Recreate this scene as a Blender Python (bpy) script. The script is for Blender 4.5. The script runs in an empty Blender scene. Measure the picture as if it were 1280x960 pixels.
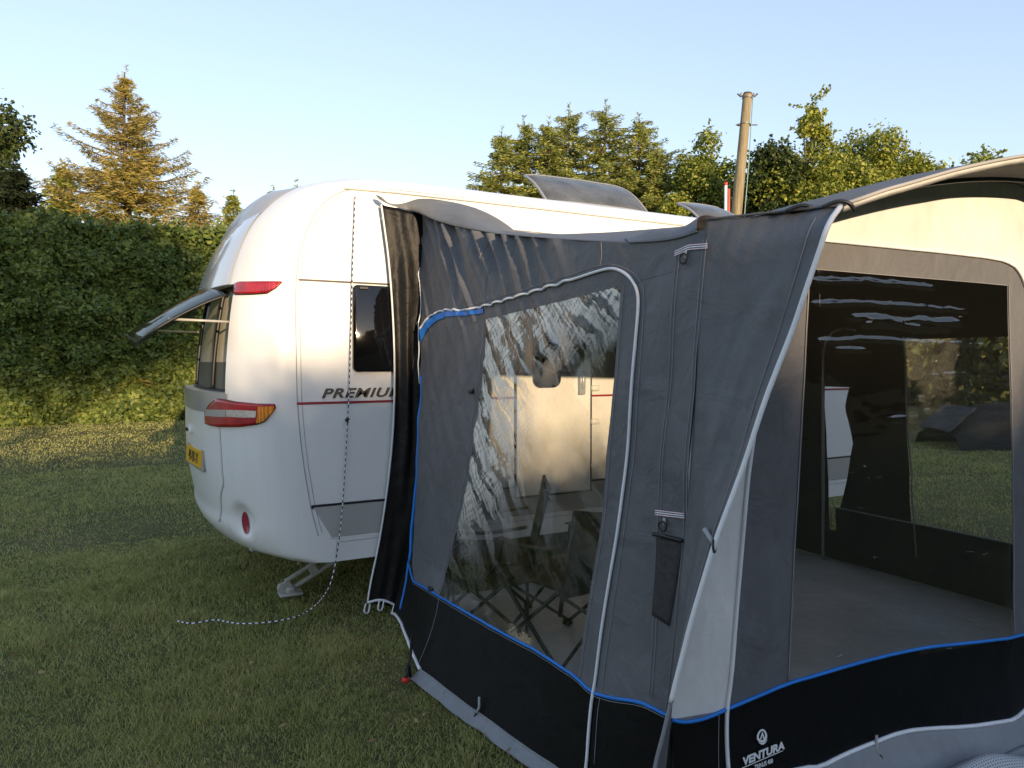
import bpy, math, random
import numpy as np
from mathutils import Vector, noise, Matrix
R = math.radians
PI = math.pi
scene = bpy.context.scene
COL = scene.collection
random.seed(11)
rng = np.random.default_rng(11)

# ------------------------------------------------------------------ camera
CAM = np.array([-0.857, -4.30, 1.55])
YAW, PITCH, FPX = R(28.0), math.atan(28 / 900), 900.0
FWD = np.array([math.sin(YAW) * math.cos(PITCH), math.cos(YAW) * math.cos(PITCH), -math.sin(PITCH)])
RGT = np.array([math.cos(YAW), -math.sin(YAW), 0.0])
UPV = np.cross(RGT, FWD)
cd = bpy.data.cameras.new('camera'); cam = bpy.data.objects.new('camera', cd); COL.objects.link(cam)
cam.location = CAM
cam.rotation_euler = (PI / 2 - PITCH, 0, -YAW)
cd.sensor_width = 36; cd.lens = 36 * FPX / 1280; cd.clip_start = .05; cd.clip_end = 2000
scene.camera = cam

def ray(px, py):
    d = FWD + RGT * (px - 640) / FPX + UPV * (480 - py) / FPX
    return d

def at(px, py, depth):
    return CAM + ray(px, py) * depth

def at_y(px, py, Y):
    d = ray(px, py); return CAM + d * ((Y - CAM[1]) / d[1])

def at_x(px, py, X):
    d = ray(px, py); return CAM + d * ((X - CAM[0]) / d[0])

def at_z(px, py, Z):
    d = ray(px, py); return CAM + d * ((Z - CAM[2]) / d[2])

def hit(px, py, axis, fn):
    """ray against the sheet axis = fn(other two coordinates)"""
    d = ray(px, py); t = 2.5
    o = [i for i in range(3) if i != axis]
    for _ in range(30):
        p = CAM + d * t
        t = .5 * t + .5 * (fn(p[o[0]], p[o[1]]) - CAM[axis]) / d[axis]
    p = CAM + d * t
    return (p[o[0]], p[o[1]])

# ------------------------------------------------------------------ object helpers
WLOC = {}
def wl(o):
    p = np.zeros(3)
    while o is not None:
        p = p + np.array(o.location); o = o.parent
    return p

def tag(o, label=None, cat=None, group=None, kind=None):
    if label: o['label'] = label
    if cat: o['category'] = cat
    if group: o['group'] = group
    if kind: o['kind'] = kind
    return o

def empty(name, loc, label=None, cat=None, group=None):
    o = bpy.data.objects.new(name, None); COL.objects.link(o); o.location = loc
    o.empty_display_size = .1
    return tag(o, label, cat, group)

def link(name, me, mat, parent=None, local=False):
    o = bpy.data.objects.new(name, me); COL.objects.link(o)
    mats = mat if isinstance(mat, (list, tuple)) else [mat]
    for m in mats: me.materials.append(m)
    if parent is not None:
        if not local:
            w = wl(parent)
            me.transform(Matrix.Translation(Vector(-w)))
        o.parent = parent
    return o

class MB:
    """collects pieces that become one mesh"""
    def __init__(s):
        s.v = []; s.f = []; s.n = 0; s.uv = []; s.mi = []
    def add(s, verts, faces, uv=None, mi=0):
        verts = np.asarray(verts, dtype=float)
        for f in faces: s.f.append([i + s.n for i in f])
        s.v.append(verts); s.n += len(verts)
        s.uv.append(np.zeros((len(verts), 2)) if uv is None else np.asarray(uv, dtype=float))
        s.mi += [mi] * len(faces)
    def grid(s, P, UV=None, mi=0):
        P = np.asarray(P, dtype=float); a, b = P.shape[:2]
        idx = np.arange(a * b).reshape(a, b)
        F = np.stack([idx[:-1, :-1], idx[:-1, 1:], idx[1:, 1:], idx[1:, :-1]], -1).reshape(-1, 4)
        if UV is None:
            u, v = np.meshgrid(np.linspace(0, 1, b), np.linspace(0, 1, a)); UV = np.stack([u, v], -1)
        s.add(P.reshape(-1, 3), F.tolist(), np.asarray(UV).reshape(-1, 2), mi)
    def box(s, c, size, rot=None, mi=0, bev=0.0):
        hx, hy, hz = [k / 2 for k in size]
        if bev > 0:
            b = min(bev, hx * .49, hy * .49, hz * .49); pts = []
            V = []
            for sx in (-1, 1):
                for sy in (-1, 1):
                    for sz in (-1, 1):
                        V += [(sx * hx, sy * (hy - b), sz * (hz - b)), (sx * (hx - b), sy * hy, sz * (hz - b)), (sx * (hx - b), sy * (hy - b), sz * hz)]
            me = bpy.data.meshes.new('t'); import bmesh
            bm = bmesh.new()
            for v in V: bm.verts.new(v)
            bmesh.ops.convex_hull(bm, input=bm.verts)
            bm.verts.index_update()
            V = np.array([v.co[:] for v in bm.verts]); F = [[v.index for v in f.verts] for f in bm.faces]
            bm.free(); bpy.data.meshes.remove(me)
        else:
            V = np.array([(x, y, z) for x in (-hx, hx) for y in (-hy, hy) for z in (-hz, hz)])
            F = [[0, 1, 3, 2], [4, 6, 7, 5], [0, 4, 5, 1], [2, 3, 7, 6], [0, 2, 6, 4], [1, 5, 7, 3]]
        if rot is not None: V = V @ np.array(rot).T
        s.add(V + np.array(c), F, None, mi)
    def tube(s, pts, r, n=8, cap=True, mi=0, flat=None):
        pts = np.asarray(pts, dtype=float); m = len(pts)
        rr = np.full(m, r) if np.isscalar(r) else np.asarray(r)
        T = np.gradient(pts, axis=0); T /= np.linalg.norm(T, axis=1)[:, None] + 1e-12
        up = np.array([0, 0, 1.]) if abs(T[0][2]) < .9 else np.array([1., 0, 0])
        A = np.cross(T[0], up); A /= np.linalg.norm(A)
        V = []; UV = []
        L = np.concatenate([[0], np.cumsum(np.linalg.norm(np.diff(pts, axis=0), axis=1))])
        for i in range(m):
            A = A - T[i] * A.dot(T[i]); A /= np.linalg.norm(A) + 1e-12
            B = np.cross(T[i], A)
            for k in range(n):
                a = 2 * PI * k / n
                V.append(pts[i] + rr[i] * (math.cos(a) * A + math.sin(a) * B)); UV.append((k / n, L[i]))
        F = []
        for i in range(m - 1):
            for k in range(n):
                F.append([i * n + k, i * n + (k + 1) % n, (i + 1) * n + (k + 1) % n, (i + 1) * n + k])
        if cap:
            F.append(list(range(n))[::-1]); F.append([(m - 1) * n + k for k in range(n)])
        s.add(V, F, UV, mi)
    def bar(s, a, b, r, n=8, mi=0):
        s.tube([a, b], r, n, True, mi)
    def build(s, name, mat, parent=None, smooth=True, local=False, solid=0.0, auto=None):
        V = np.concatenate(s.v) if s.v else np.zeros((0, 3))
        me = bpy.data.meshes.new(name)
        me.from_pydata(V.tolist(), [], s.f)
        uvl = me.uv_layers.new(name='UVMap')
        UV = np.concatenate(s.uv)
        li = np.empty(len(me.loops), dtype=np.int32); me.loops.foreach_get('vertex_index', li)
        uvl.data.foreach_set('uv', UV[li].astype(np.float32).ravel())
        me.polygons.foreach_set('material_index', s.mi)
        me.polygons.foreach_set('use_smooth', [smooth] * len(me.polygons))
        me.validate(); me.update()
        if smooth and auto:
            me.set_sharp_from_angle(angle=R(auto))
        o = link(name, me, mat, parent, local)
        if solid:
            m = o.modifiers.new('thick', 'SOLIDIFY'); m.thickness = solid; m.offset = 0
        return o

def resample(pl, n, closed=False):
    pl = np.asarray(pl, dtype=float)
    L = np.concatenate([[0], np.cumsum(np.linalg.norm(np.diff(pl, axis=0), axis=1))])
    t = np.linspace(0, L[-1], n)
    return np.stack([np.interp(t, L, pl[:, k]) for k in range(pl.shape[1])], -1)

def smooth_pl(pl, n, it=2):
    """rounded polyline (Chaikin) resampled to n points"""
    p = np.asarray(pl, dtype=float)
    for _ in range(it):
        q = [p[0]]
        for a, b in zip(p[:-1], p[1:]):
            q += [.75 * a + .25 * b, .25 * a + .75 * b]
        q.append(p[-1]); p = np.array(q)
    return resample(p, n)

def rule(A, B, na, nb):
    """ruled surface between polylines A and B -> array [na][nb]"""
    A = resample(A, na); B = resample(B, na)
    t = np.linspace(0, 1, nb)[None, :, None]
    return A[:, None, :] * (1 - t) + B[:, None, :] * t

def fbm(p, sc, oc=3, seed=0.0):
    return noise.fractal(Vector((p[0] * sc + seed, p[1] * sc + seed * .7, p[2] * sc - seed)), 1.0, 2.0, oc)

# ------------------------------------------------------------------ materials
class NT:
    def __init__(s, name):
        s.m = bpy.data.materials.new(name); s.m.use_nodes = True
        s.t = s.m.node_tree; s.t.nodes.clear()
        s.out = s.n('ShaderNodeOutputMaterial')
    def n(s, typ, **kw):
        nd = s.t.nodes.new(typ)
        for k, v in kw.items():
            if k.startswith('i_'): nd.inputs[k[2:].replace('_', ' ')].default_value = v
            else: setattr(nd, k, v)
        return nd
    def l(s, a, b): s.t.links.new(a, b)
    def math(s, op, a, b=None, clamp=False):
        nd = s.n('ShaderNodeMath', operation=op, use_clamp=clamp)
        for i, x in enumerate((a, b)):
            if x is None: continue
            if isinstance(x, (int, float)): nd.inputs[i].default_value = x
            else: s.l(x, nd.inputs[i])
        return nd.outputs[0]
    def ramp(s, fac, stops):
        nd = s.n('ShaderNodeValToRGB'); e = nd.color_ramp.elements
        while len(e) < len(stops): e.new(.5)
        for el, (p, c) in zip(e, stops):
            el.position = p; el.color = c if len(c) == 4 else (*c, 1)
        s.l(fac, nd.inputs[0]); return nd.outputs[0]
    def noise(s, vec, scale, detail=3, rough=.55, dist=0.0):
        nd = s.n('ShaderNodeTexNoise'); nd.inputs['Scale'].default_value = scale; nd.inputs['Detail'].default_value = detail
        nd.inputs['Roughness'].default_value = rough; nd.inputs['Distortion'].default_value = dist
        if vec is not None: s.l(vec, nd.inputs['Vector'])
        return nd.outputs['Fac']
    def mapping(s, vec, scale=(1, 1, 1), rot=(0, 0, 0), loc=(0, 0, 0)):
        nd = s.n('ShaderNodeMapping'); nd.inputs['Scale'].default_value = scale; nd.inputs['Rotation'].default_value = rot
        nd.inputs['Location'].default_value = loc
        s.l(vec, nd.inputs['Vector']); return nd.outputs[0]
    def bump(s, h, strength, dist=.01, normal=None):
        nd = s.n('ShaderNodeBump'); nd.inputs['Strength'].default_value = strength; nd.inputs['Distance'].default_value = dist
        s.l(h, nd.inputs['Height'])
        if normal is not None: s.l(normal, nd.inputs['Normal'])
        return nd.outputs[0]

def c4(c): return (*c, 1) if len(c) == 3 else c

def pm(name, col, rough=.5, metal=0.0, spec=.5, var=.08, vscale=4.0, bump=0.0, bscale=200.0, bdist=.002, coat=0.0, dirt=None):
    t = NT(name); b = t.n('ShaderNodeBsdfPrincipled')
    co = t.n('ShaderNodeTexCoord').outputs['Object']
    nz = t.noise(co, vscale, 4)
    lo = tuple(k * (1 - var) for k in col[:3]); hi = tuple(min(1, k * (1 + var)) for k in col[:3])
    t.l(t.ramp(nz, [(.3, lo), (.7, hi)]), b.inputs['Base Color'])
    b.inputs['Roughness'].default_value = rough; b.inputs['Metallic'].default_value = metal
    b.inputs['Specular IOR Level'].default_value = spec
    b.inputs['Coat Weight'].default_value = coat; b.inputs['Coat Roughness'].default_value = .05
    if bump: t.l(t.bump(t.noise(co, bscale, 2), bump, bdist), b.inputs['Normal'])
    t.l(b.outputs[0], t.out.inputs[0]); return t.m

def fabric(name, col, rough=.7, crumple=.25, trans=0.0, spec=.35, var=.12):
    t = NT(name); b = t.n('ShaderNodeBsdfPrincipled')
    co = t.n('ShaderNodeTexCoord').outputs['Object']
    big = t.noise(co, 3.0, 5, .6); sm = t.noise(t.mapping(co, (1, 1, .35)), 26.0, 4)
    mixv = t.math('ADD', t.math('MULTIPLY', big, .6), t.math('MULTIPLY', sm, .4))
    t.l(t.ramp(mixv, [(.35, tuple(k * (1 - var) for k in col)), (.65, tuple(min(1, k * (1 + var)) for k in col))]), b.inputs['Base Color'])
    b.inputs['Roughness'].default_value = rough; b.inputs['Specular IOR Level'].default_value = spec
    b.inputs['Sheen Weight'].default_value = .0
    cr = t.noise(co, 7.0, 4, .55, .6)
    # broad, flat-faceted fabric creases
    vor = t.n('ShaderNodeTexVoronoi', feature='DISTANCE_TO_EDGE'); vor.inputs['Scale'].default_value = 3.2
    ds = t.n('ShaderNodeVectorMath', operation='ADD')
    nzc = t.n('ShaderNodeTexNoise'); nzc.inputs['Scale'].default_value = 2.5; t.l(co, nzc.inputs['Vector'])
    t.l(co, ds.inputs[0]); t.l(nzc.outputs['Color'], ds.inputs[1]); t.l(ds.outputs[0], vor.inputs['Vector'])
    n1 = t.bump(cr, crumple, .03)
    n2 = t.bump(t.math('SMOOTH_MIN', vor.outputs['Distance'], .12), crumple * .5, .03, n1)
    wv = t.noise(co, 900.0, 1)
    n3 = t.bump(wv, .12, .0008, n2)
    t.l(n3, b.inputs['Normal'])
    if trans:
        tr = t.n('ShaderNodeBsdfTranslucent'); tr.inputs['Color'].default_value = c4(col)
        mx = t.n('ShaderNodeMixShader'); mx.inputs[0].default_value = trans
        t.l(b.outputs[0], mx.inputs[1]); t.l(tr.outputs[0], mx.inputs[2]); t.l(mx.outputs[0], t.out.inputs[0])
    else:
        t.l(b.outputs[0], t.out.inputs[0])
    return t.m

def leafmat(name, cols, trans=.35, rough=.6, spec=.3, cscale=.5):
    """cols: dark, mid, light, each leaf its own tint"""
    t = NT(name)
    g = t.n('ShaderNodeNewGeometry'); co = t.n('ShaderNodeTexCoord').outputs['Object']
    f = t.math('ADD', t.math('MULTIPLY', g.outputs['Random Per Island'], .6), t.math('ADD', t.math('MULTIPLY', t.noise(co, cscale, 3), .32), t.math('MULTIPLY', t.noise(co, cscale * 5, 2), .18)))
    c = t.ramp(f, [(.2, cols[0]), (.55, cols[1]), (.9, cols[2])])
    b = t.n('ShaderNodeBsdfPrincipled'); b.inputs['Roughness'].default_value = rough; b.inputs['Specular IOR Level'].default_value = spec
    t.l(c, b.inputs['Base Color'])
    tr = t.n('ShaderNodeBsdfTranslucent'); t.l(c, tr.inputs['Color'])
    mx = t.n('ShaderNodeMixShader'); mx.inputs[0].default_value = trans
    t.l(b.outputs[0], mx.inputs[1]); t.l(tr.outputs[0], mx.inputs[2]); t.l(mx.outputs[0], t.out.inputs[0])
    return t.m

def film(name, tint=(.9, .91, .9), crinkle='side'):
    """clear flexible window foil: see-through, mirrors at its creases, whitened where it is crushed"""
    t = NT(name)
    uv = t.n('ShaderNodeUVMap', uv_map='UVMap').outputs[0]
    sep = t.n('ShaderNodeSeparateXYZ'); t.l(uv, sep.inputs[0]); u, v = sep.outputs[0], sep.outputs[1]
    co = t.n('ShaderNodeTexCoord').outputs['Object']
    if crinkle == 'side':
        # long creases fanning from the top edge + fine crushed creases on the left
        met = t.mapping(uv, (1.7, 4.2, 1))
        def dot(vec, c):
            d_ = t.n('ShaderNodeVectorMath', operation='DOT_PRODUCT'); t.l(vec, d_.inputs[0]); d_.inputs[1].default_value = c; return d_.outputs['Value']
        def aniso(ang, la, lb, wamp):
            wn = t.noise(met, 1.3, 2); c_, s_ = math.cos(R(ang)), math.sin(R(ang))
            a_ = t.math('MULTIPLY', dot(met, (c_, s_, 0)), la); b_ = t.math('ADD', t.math('MULTIPLY', dot(met, (s_, -c_, 0)), lb), t.math('MULTIPLY', wn, wamp))
            cb = t.n('ShaderNodeCombineXYZ'); t.l(a_, cb.inputs[0]); t.l(b_, cb.inputs[1]); return cb.outputs[0]
        streak = t.noise(aniso(56, .85, 7.0, 2.2), 1.0, 2, .5)
        fine = t.noise(aniso(64, 3.4, 32, 8.0), 1.0, 2, .5, .3)
        cross = t.noise(aniso(118, 4.5, 32, 9.0), 1.0, 2, .5, .3)
        fine = t.math('ADD', t.math('MULTIPLY', fine, .6), t.math('MULTIPLY', cross, .4))
        left = t.math('SUBTRACT', 1.1, t.math('MULTIPLY', u, 2.1), True)
        low = t.ramp(v, [(.0, (1, 1, 1)), (.45, (1, 1, 1)), (.68, (.42, .42, .42)), (.86, (.12, .12, .12)), (1, (0, 0, 0))])
        top = t.math('SUBTRACT', 1.0, t.math('MULTIPLY', t.math('ADD', v, t.math('MULTIPLY', u, .14)), 3.4), True)
        zone = t.math('MAXIMUM', t.math('MULTIPLY', left, low), top)
        zone = t.math('ADD', zone, .05)
        pale = t.math('MULTIPLY', t.math('MULTIPLY', left, .05), t.ramp(v, [(.12, (0, 0, 0)), (.32, (1, 1, 1)), (.62, (1, 1, 1)), (.78, (0, 0, 0))]))
        glint = t.ramp(t.math('ADD', t.math('ADD', streak, pale), t.math('MULTIPLY', t.math('SUBTRACT', fine, .5), .35)), [(.455, (0, 0, 0)), (.505, (1, 1, 1))])  # light caught on the creases, painted in as a streak mask
        glint_fine = t.ramp(fine, [(.45, (.0, .0, .0)), (.53, (1, 1, 1))])
        zs_ = t.math('MULTIPLY', zone, 1.7, True)
        soft = t.ramp(v, [(0, (1, 1, 1)), (.5, (.8, .8, .8)), (.8, (.45, .45, .45)), (1, (.3, .3, .3))])
        haze = t.math('MULTIPLY', t.math('MULTIPLY', t.math('MULTIPLY', glint, t.math('ADD', .50, t.math('MULTIPLY', glint_fine, .48))), zs_), soft, True)
        h1 = t.math('MULTIPLY', t.math('ADD', t.math('MULTIPLY', streak, .7), t.math('MULTIPLY', fine, .5)), zone)
        nrm = t.bump(h1, 1.0, .022)
        bend = t.math('MULTIPLY', zs_, .40, True)
        gain, base = 1.0, .02
    else:
        warp = t.noise(uv, 3.0, 3)
        big = t.noise(t.mapping(uv, (1.2, 3.0, 1)), 1.6, 3)
        # scattered short scratches / creases
        sc = t.noise(t.mapping(uv, (6, 40, 1), (0, 0, .15)), 1.3, 2, .5, 1.5)
        msk = t.noise(uv, 4.5, 2)
        crs = t.math('MULTIPLY', t.ramp(sc, [(.70, (0, 0, 0)), (.74, (1, 1, 1))]), t.ramp(msk, [(.55, (0, 0, 0)), (.62, (1, 1, 1))]))
        nrm = t.bump(big, .35, .03)
        nrm = t.bump(crs, .6, .01, nrm)
        haze = t.math('ADD', t.math('MULTIPLY', crs, .22), .005)
        gain, base = 1.0, .05; bend = None
    fr = t.n('ShaderNodeLayerWeight'); fr.inputs['Blend'].default_value = .5; t.l(nrm, fr.inputs['Normal'])
    fac = t.math('ADD', t.math('MULTIPLY', t.math('POWER', fr.outputs['Facing'], 5.0), .9 * gain), .035 + base, True)
    tr = t.n('ShaderNodeBsdfTransparent'); tr.inputs['Color'].default_value = c4(tint)
    gl = t.n('ShaderNodeBsdfGlossy'); gl.inputs['Roughness'].default_value = .06; gl.inputs['Color'].default_value = (1, 1, 1, 1); t.l(nrm, gl.inputs['Normal'])
    see = tr.outputs[0]
    if bend is not None:
        rf_ = t.n('ShaderNodeBsdfRefraction'); rf_.inputs['IOR'].default_value = 1.22; rf_.inputs['Roughness'].default_value = .0; rf_.inputs['Color'].default_value = c4(tint); t.l(nrm, rf_.inputs['Normal'])
        mb_ = t.n('ShaderNodeMixShader'); t.l(bend, mb_.inputs[0]); t.l(tr.outputs[0], mb_.inputs[1]); t.l(rf_.outputs[0], mb_.inputs[2]); see = mb_.outputs[0]
    m1 = t.n('ShaderNodeMixShader'); t.l(fac, m1.inputs[0]); t.l(see, m1.inputs[1]); t.l(gl.outputs[0], m1.inputs[2])
    df = t.n('ShaderNodeBsdfDiffuse'); df.inputs['Color'].default_value = (.92, .88, .79, 1)  # cream tint stands in for sunlight in the creases
    tl = t.n('ShaderNodeBsdfTranslucent'); tl.inputs['Color'].default_value = (.92, .86, .74, 1)
    m2 = t.n('ShaderNodeMixShader'); m2.inputs[0].default_value = .15; t.l(df.outputs[0], m2.inputs[1]); t.l(tl.outputs[0], m2.inputs[2])
    m3 = t.n('ShaderNodeMixShader'); t.l(haze, m3.inputs[0]); t.l(m1.outputs[0], m3.inputs[1]); t.l(m2.outputs[0], m3.inputs[2])
    t.l(m3.outputs[0], t.out.inputs[0])
    return t.m

def acrylic(name, tint, rough=.04, density=.5, dif=.5, shine=.9):
    """tinted acrylic pane"""
    t = NT(name)
    fr = t.n('ShaderNodeLayerWeight'); fr.inputs['Blend'].default_value = .5
    fres = t.math('ADD', t.math('MULTIPLY', t.math('POWER', fr.outputs['Facing'], 5.0), shine), .045, True)
    tr = t.n('ShaderNodeBsdfTransparent'); tr.inputs['Color'].default_value = c4(tint)
    co = t.n('ShaderNodeTexCoord').outputs['Object']
    gl = t.n('ShaderNodeBsdfGlossy'); gl.inputs['Roughness'].default_value = rough
    df = t.n('ShaderNodeBsdfDiffuse'); df.inputs['Color'].default_value = c4(tuple(k * dif for k in tint))
    dust = t.math('MULTIPLY', t.noise(co, 5, 4), density)
    m0 = t.n('ShaderNodeMixShader'); t.l(dust, m0.inputs[0]); t.l(tr.outputs[0], m0.inputs[1]); t.l(df.outputs[0], m0.inputs[2])
    m1 = t.n('ShaderNodeMixShader'); t.l(fres, m1.inputs[0]); t.l(m0.outputs[0], m1.inputs[1]); t.l(gl.outputs[0], m1.inputs[2])
    t.l(m1.outputs[0], t.out.inputs[0]); return t.m
# ------------------------------------------------------------------ caravan
from mathutils.bvhtree import BVHTree
M = {}
def gelcoat():
    t = NT('white_gelcoat'); b = t.n('ShaderNodeBsdfPrincipled'); co = t.n('ShaderNodeTexCoord').outputs['Object']
    st_ = t.noise(t.mapping(co, (9, 9, .8)), 2.2, 4, .6); sp_ = t.noise(co, 1.3, 4)
    f = t.math('MULTIPLY', t.ramp(st_, [(.45, (0, 0, 0)), (.75, (1, 1, 1))]), t.ramp(sp_, [(.42, (0, 0, 0)), (.65, (1, 1, 1))]))
    t.l(t.ramp(f, [(0, (.80, .80, .79)), (1, (.765, .76, .745))]), b.inputs['Base Color'])
    t.l(t.ramp(sp_, [(.3, (.24, .24, .24)), (.7, (.36, .36, .36))]), b.inputs['Roughness'])
    b.inputs['Coat Weight'].default_value = .25; b.inputs['Coat Roughness'].default_value = .08
    t.l(t.bump(t.noise(co, 3.0, 2), .06, .03), b.inputs['Normal']); t.l(b.outputs[0], t.out.inputs[0]); return t.m
M['gel'] = gelcoat()
def alu():
    t = NT('ribbed_white_aluminium'); b = t.n('ShaderNodeBsdfPrincipled')
    co = t.n('ShaderNodeTexCoord').outputs['Object']
    nz = t.noise(co, 2.5, 4)
    t.l(t.ramp(nz, [(.3, (.77, .77, .76)), (.7, (.82, .82, .81))]), b.inputs['Base Color'])
    b.inputs['Roughness'].default_value = .33; b.inputs['Coat Weight'].default_value = .2
    w = t.n('ShaderNodeTexWave', wave_type='BANDS', bands_direction='Z'); w.inputs['Scale'].default_value = 24.0
    t.l(co, w.inputs['Vector'])
    hm = t.noise(co, 260, 2)
    n1 = t.bump(w.outputs['Fac'], .10, .003); n2 = t.bump(hm, .05, .001, n1)
    t.l(n2, b.inputs['Normal']); t.l(b.outputs[0], t.out.inputs[0]); return t.m
M['alu'] = alu()
M['silver'] = pm('silver_grey_plastic', (.36, .36, .36), .3, .1, .5, .05, coat=.3)
M['panelgrey'] = pm('warm_grey_panel', (.42, .41, .39), .4, 0, .5, .05)
M['darktrim'] = pm('dark_trim', (.018, .018, .022), .4)
M['seal'] = pm('seam_seal', (.34, .34, .34), .6)
M['redline'] = pm('red_stripe', (.30, .02, .04), .35)
M['chrome'] = pm('letter_grey', (.17, .175, .18), .3, .6)
M['blackglass'] = pm('black_window', (.004, .004, .005), .04, 0, .6, .2)
def lens(name, c):
    t = NT(name); b = t.n('ShaderNodeBsdfPrincipled'); co = t.n('ShaderNodeTexCoord').outputs['Object']
    w1 = t.n('ShaderNodeTexWave', wave_type='BANDS', bands_direction='Z'); w1.inputs['Scale'].default_value = 55; t.l(co, w1.inputs['Vector'])
    w2 = t.n('ShaderNodeTexWave', wave_type='BANDS', bands_direction='Y'); w2.inputs['Scale'].default_value = 40; t.l(co, w2.inputs['Vector'])
    g = t.math('MULTIPLY', w1.outputs['Fac'], w2.outputs['Fac']); pat = t.noise(co, 14, 2)
    t.l(t.ramp(t.math('ADD', t.math('MULTIPLY', g, .5), t.math('MULTIPLY', pat, .6)), [(.2, tuple(k * .35 for k in c)), (.6, c), (.85, tuple(min(1, k * 1.4 + .03) for k in c))]), b.inputs['Base Color'])
    b.inputs['Roughness'].default_value = .18; b.inputs['Coat Weight'].default_value = .8; b.inputs['Coat Roughness'].default_value = .03
    t.l(t.bump(g, .25, .004), b.inputs['Normal']); t.l(b.outputs[0], t.out.inputs[0]); return t.m
M['red'] = lens('red_lens', (.48, .008, .016))
M['orange'] = lens('orange_lens', (.95, .30, .015))
M['clearlens'] = pm('silver_reflector', (.62, .62, .62), .15, .5, .6, .2, 60, .5, 140, .002, coat=.5)
M['galv'] = pm('galvanised_steel', (.46, .45, .43), .5, .15, .5, .15, 20, .1, 80)
M['plate'] = pm('plate_yellow', (.78, .42, .01), .35)
M['black'] = pm('black_plastic', (.012, .012, .012), .45)
M['cream'] = pm('cream_blind', (.62, .56, .46), .8, 0, .2, .04, 6)
M['rubber'] = pm('tyre_rubber', (.02, .02, .02), .85)
M['underside'] = pm('chassis_black', (.02, .02, .02), .8)
M['smoke'] = acrylic('smoked_acrylic', (.46, .48, .38), .05, .12, .5, .6)
M['hatch'] = acrylic('roof_hatch_acrylic', (.34, .36, .38), .12, .6, .9)
M['white'] = pm('white_plastic', (.78, .78, .77), .4)

def catmull(P, per):
    P = np.asarray(P, float); out = []
    Q = np.vstack([2 * P[0] - P[1], P, 2 * P[-1] - P[-2]])
    for i in range(1, len(Q) - 2):
        p0, p1, p2, p3 = Q[i - 1], Q[i], Q[i + 1], Q[i + 2]
        for t in np.linspace(0, 1, per, endpoint=False):
            out.append(.5 * ((2 * p1) + (-p0 + p2) * t + (2 * p0 - 5 * p1 + 4 * p2 - p3) * t * t + (-p0 + 3 * p1 - 3 * p2 + p3) * t ** 3))
    out.append(P[-1]); return np.array(out)

EP = [(.20, .345), (.155, .39), (.115, .53), (.075, .70), (.03, 1.0), (.005, 1.31), (0, 1.65), (0, 1.95), (.03, 2.2), (.125, 2.43), (.27, 2.56), (.5, 2.605), (.9, 2.612), (1.6, 2.612)]
CP = [(-.20, .375), (-.36, .44), (-.455, .56), (-.468, .70), (-.50, .93), (-.505, 1.33), (-.48, 1.65), (-.43, 1.95), (-.365, 2.18), (-.27, 2.38), (-.10, 2.57), (.12, 2.69), (.45, 2.755), (1.6, 2.76)]
XF = 5.2
E = catmull(EP, 9); Cc = catmull(CP, 9)
E = np.vstack([E, np.stack([XF - E[::-1, 0], E[::-1, 1]], -1)])
Cc = np.vstack([Cc, np.stack([XF - Cc[::-1, 0], Cc[::-1, 1]], -1)])
NEXP = 2.6
W = 2.3
A = np.linspace(-PI / 2, PI / 2, 85)
U = np.sign(np.sin(A)) * np.abs(np.sin(A)) ** (2 / NEXP)
K = np.abs(np.cos(A)) ** (2 / NEXP); K[0] = K[-1] = 0
def body_point(i, j):
    p = E[i] + (Cc[i] - E[i]) * K[j]
    return (p[0], W / 2 + W / 2 * U[j], p[1])
NI, NJ = len(E), len(A)
BG = np.array([[body_point(i, j) for j in range(NJ)] for i in range(NI)])
# moulded bumper step: a soft shelf above z .72, tucked in below
sh = np.exp(-((BG[..., 2] - .62) / .055) ** 2) * .012
BG[..., 0] += np.where(BG[..., 0] < 1.0, sh, 0) * K[None, :]
# round recess for the low reflector (near and far side)
def dent(G, c, r, d):
    q = np.linalg.norm((G - np.array(c)) / np.array([1, 1, 1.25]), axis=-1)
    return np.exp(-(q / r) ** 4)[..., None] * d

car = empty('caravan', (1.0, 1.15, 0), 'white caravan with rounded rear, its hinged rear window and roof hatches propped open', 'caravan')
def body_bvh(G):
    idx = np.arange(NI * NJ).reshape(NI, NJ)
    F = np.stack([idx[:-1, :-1], idx[:-1, 1:], idx[1:, 1:], idx[1:, :-1]], -1).reshape(-1, 4)
    V = G.reshape(-1, 3)
    side = [[i * NJ for i in range(NI)]]
    return BVHTree.FromPolygons([Vector(v) for v in V], F.tolist())
bv = body_bvh(BG)
def on_body(px, py, off=.006, bvx=None):
    d = Vector(ray(px, py)).normalized()
    loc, nrm, _, _ = (bvx or bv).ray_cast(Vector(CAM), d)
    if loc is None:
        loc, nrm, _, _ = (bvx or bv).find_nearest(Vector(CAM) + d * 4.6)
    if nrm.dot(d) > 0: nrm = -nrm
    return np.array(loc + nrm * off)
rc = on_body(302, 652, 0)
for yy in (rc[1], W - rc[1]):
    c = (rc[0], yy, rc[2])
    sgn = 1 if yy < W / 2 else -1
    BG += dent(BG, c, .075, np.array([.045, .02 * sgn, .0]))
bv = body_bvh(BG)
WU, WZ0, WZ1 = .80, 1.375, 2.0
zmid = .25 * (BG[:-1, :-1, 2] + BG[1:, :-1, 2] + BG[:-1, 1:, 2] + BG[1:, 1:, 2])
umid = .5 * (U[:-1] + U[1:])
hole = (zmid > WZ0) & (zmid < WZ1) & (np.abs(umid)[None, :] < WU) & (np.arange(NI - 1)[:, None] < NI // 2)
b = MB()
idx = np.arange(NI * NJ).reshape(NI, NJ)
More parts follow.
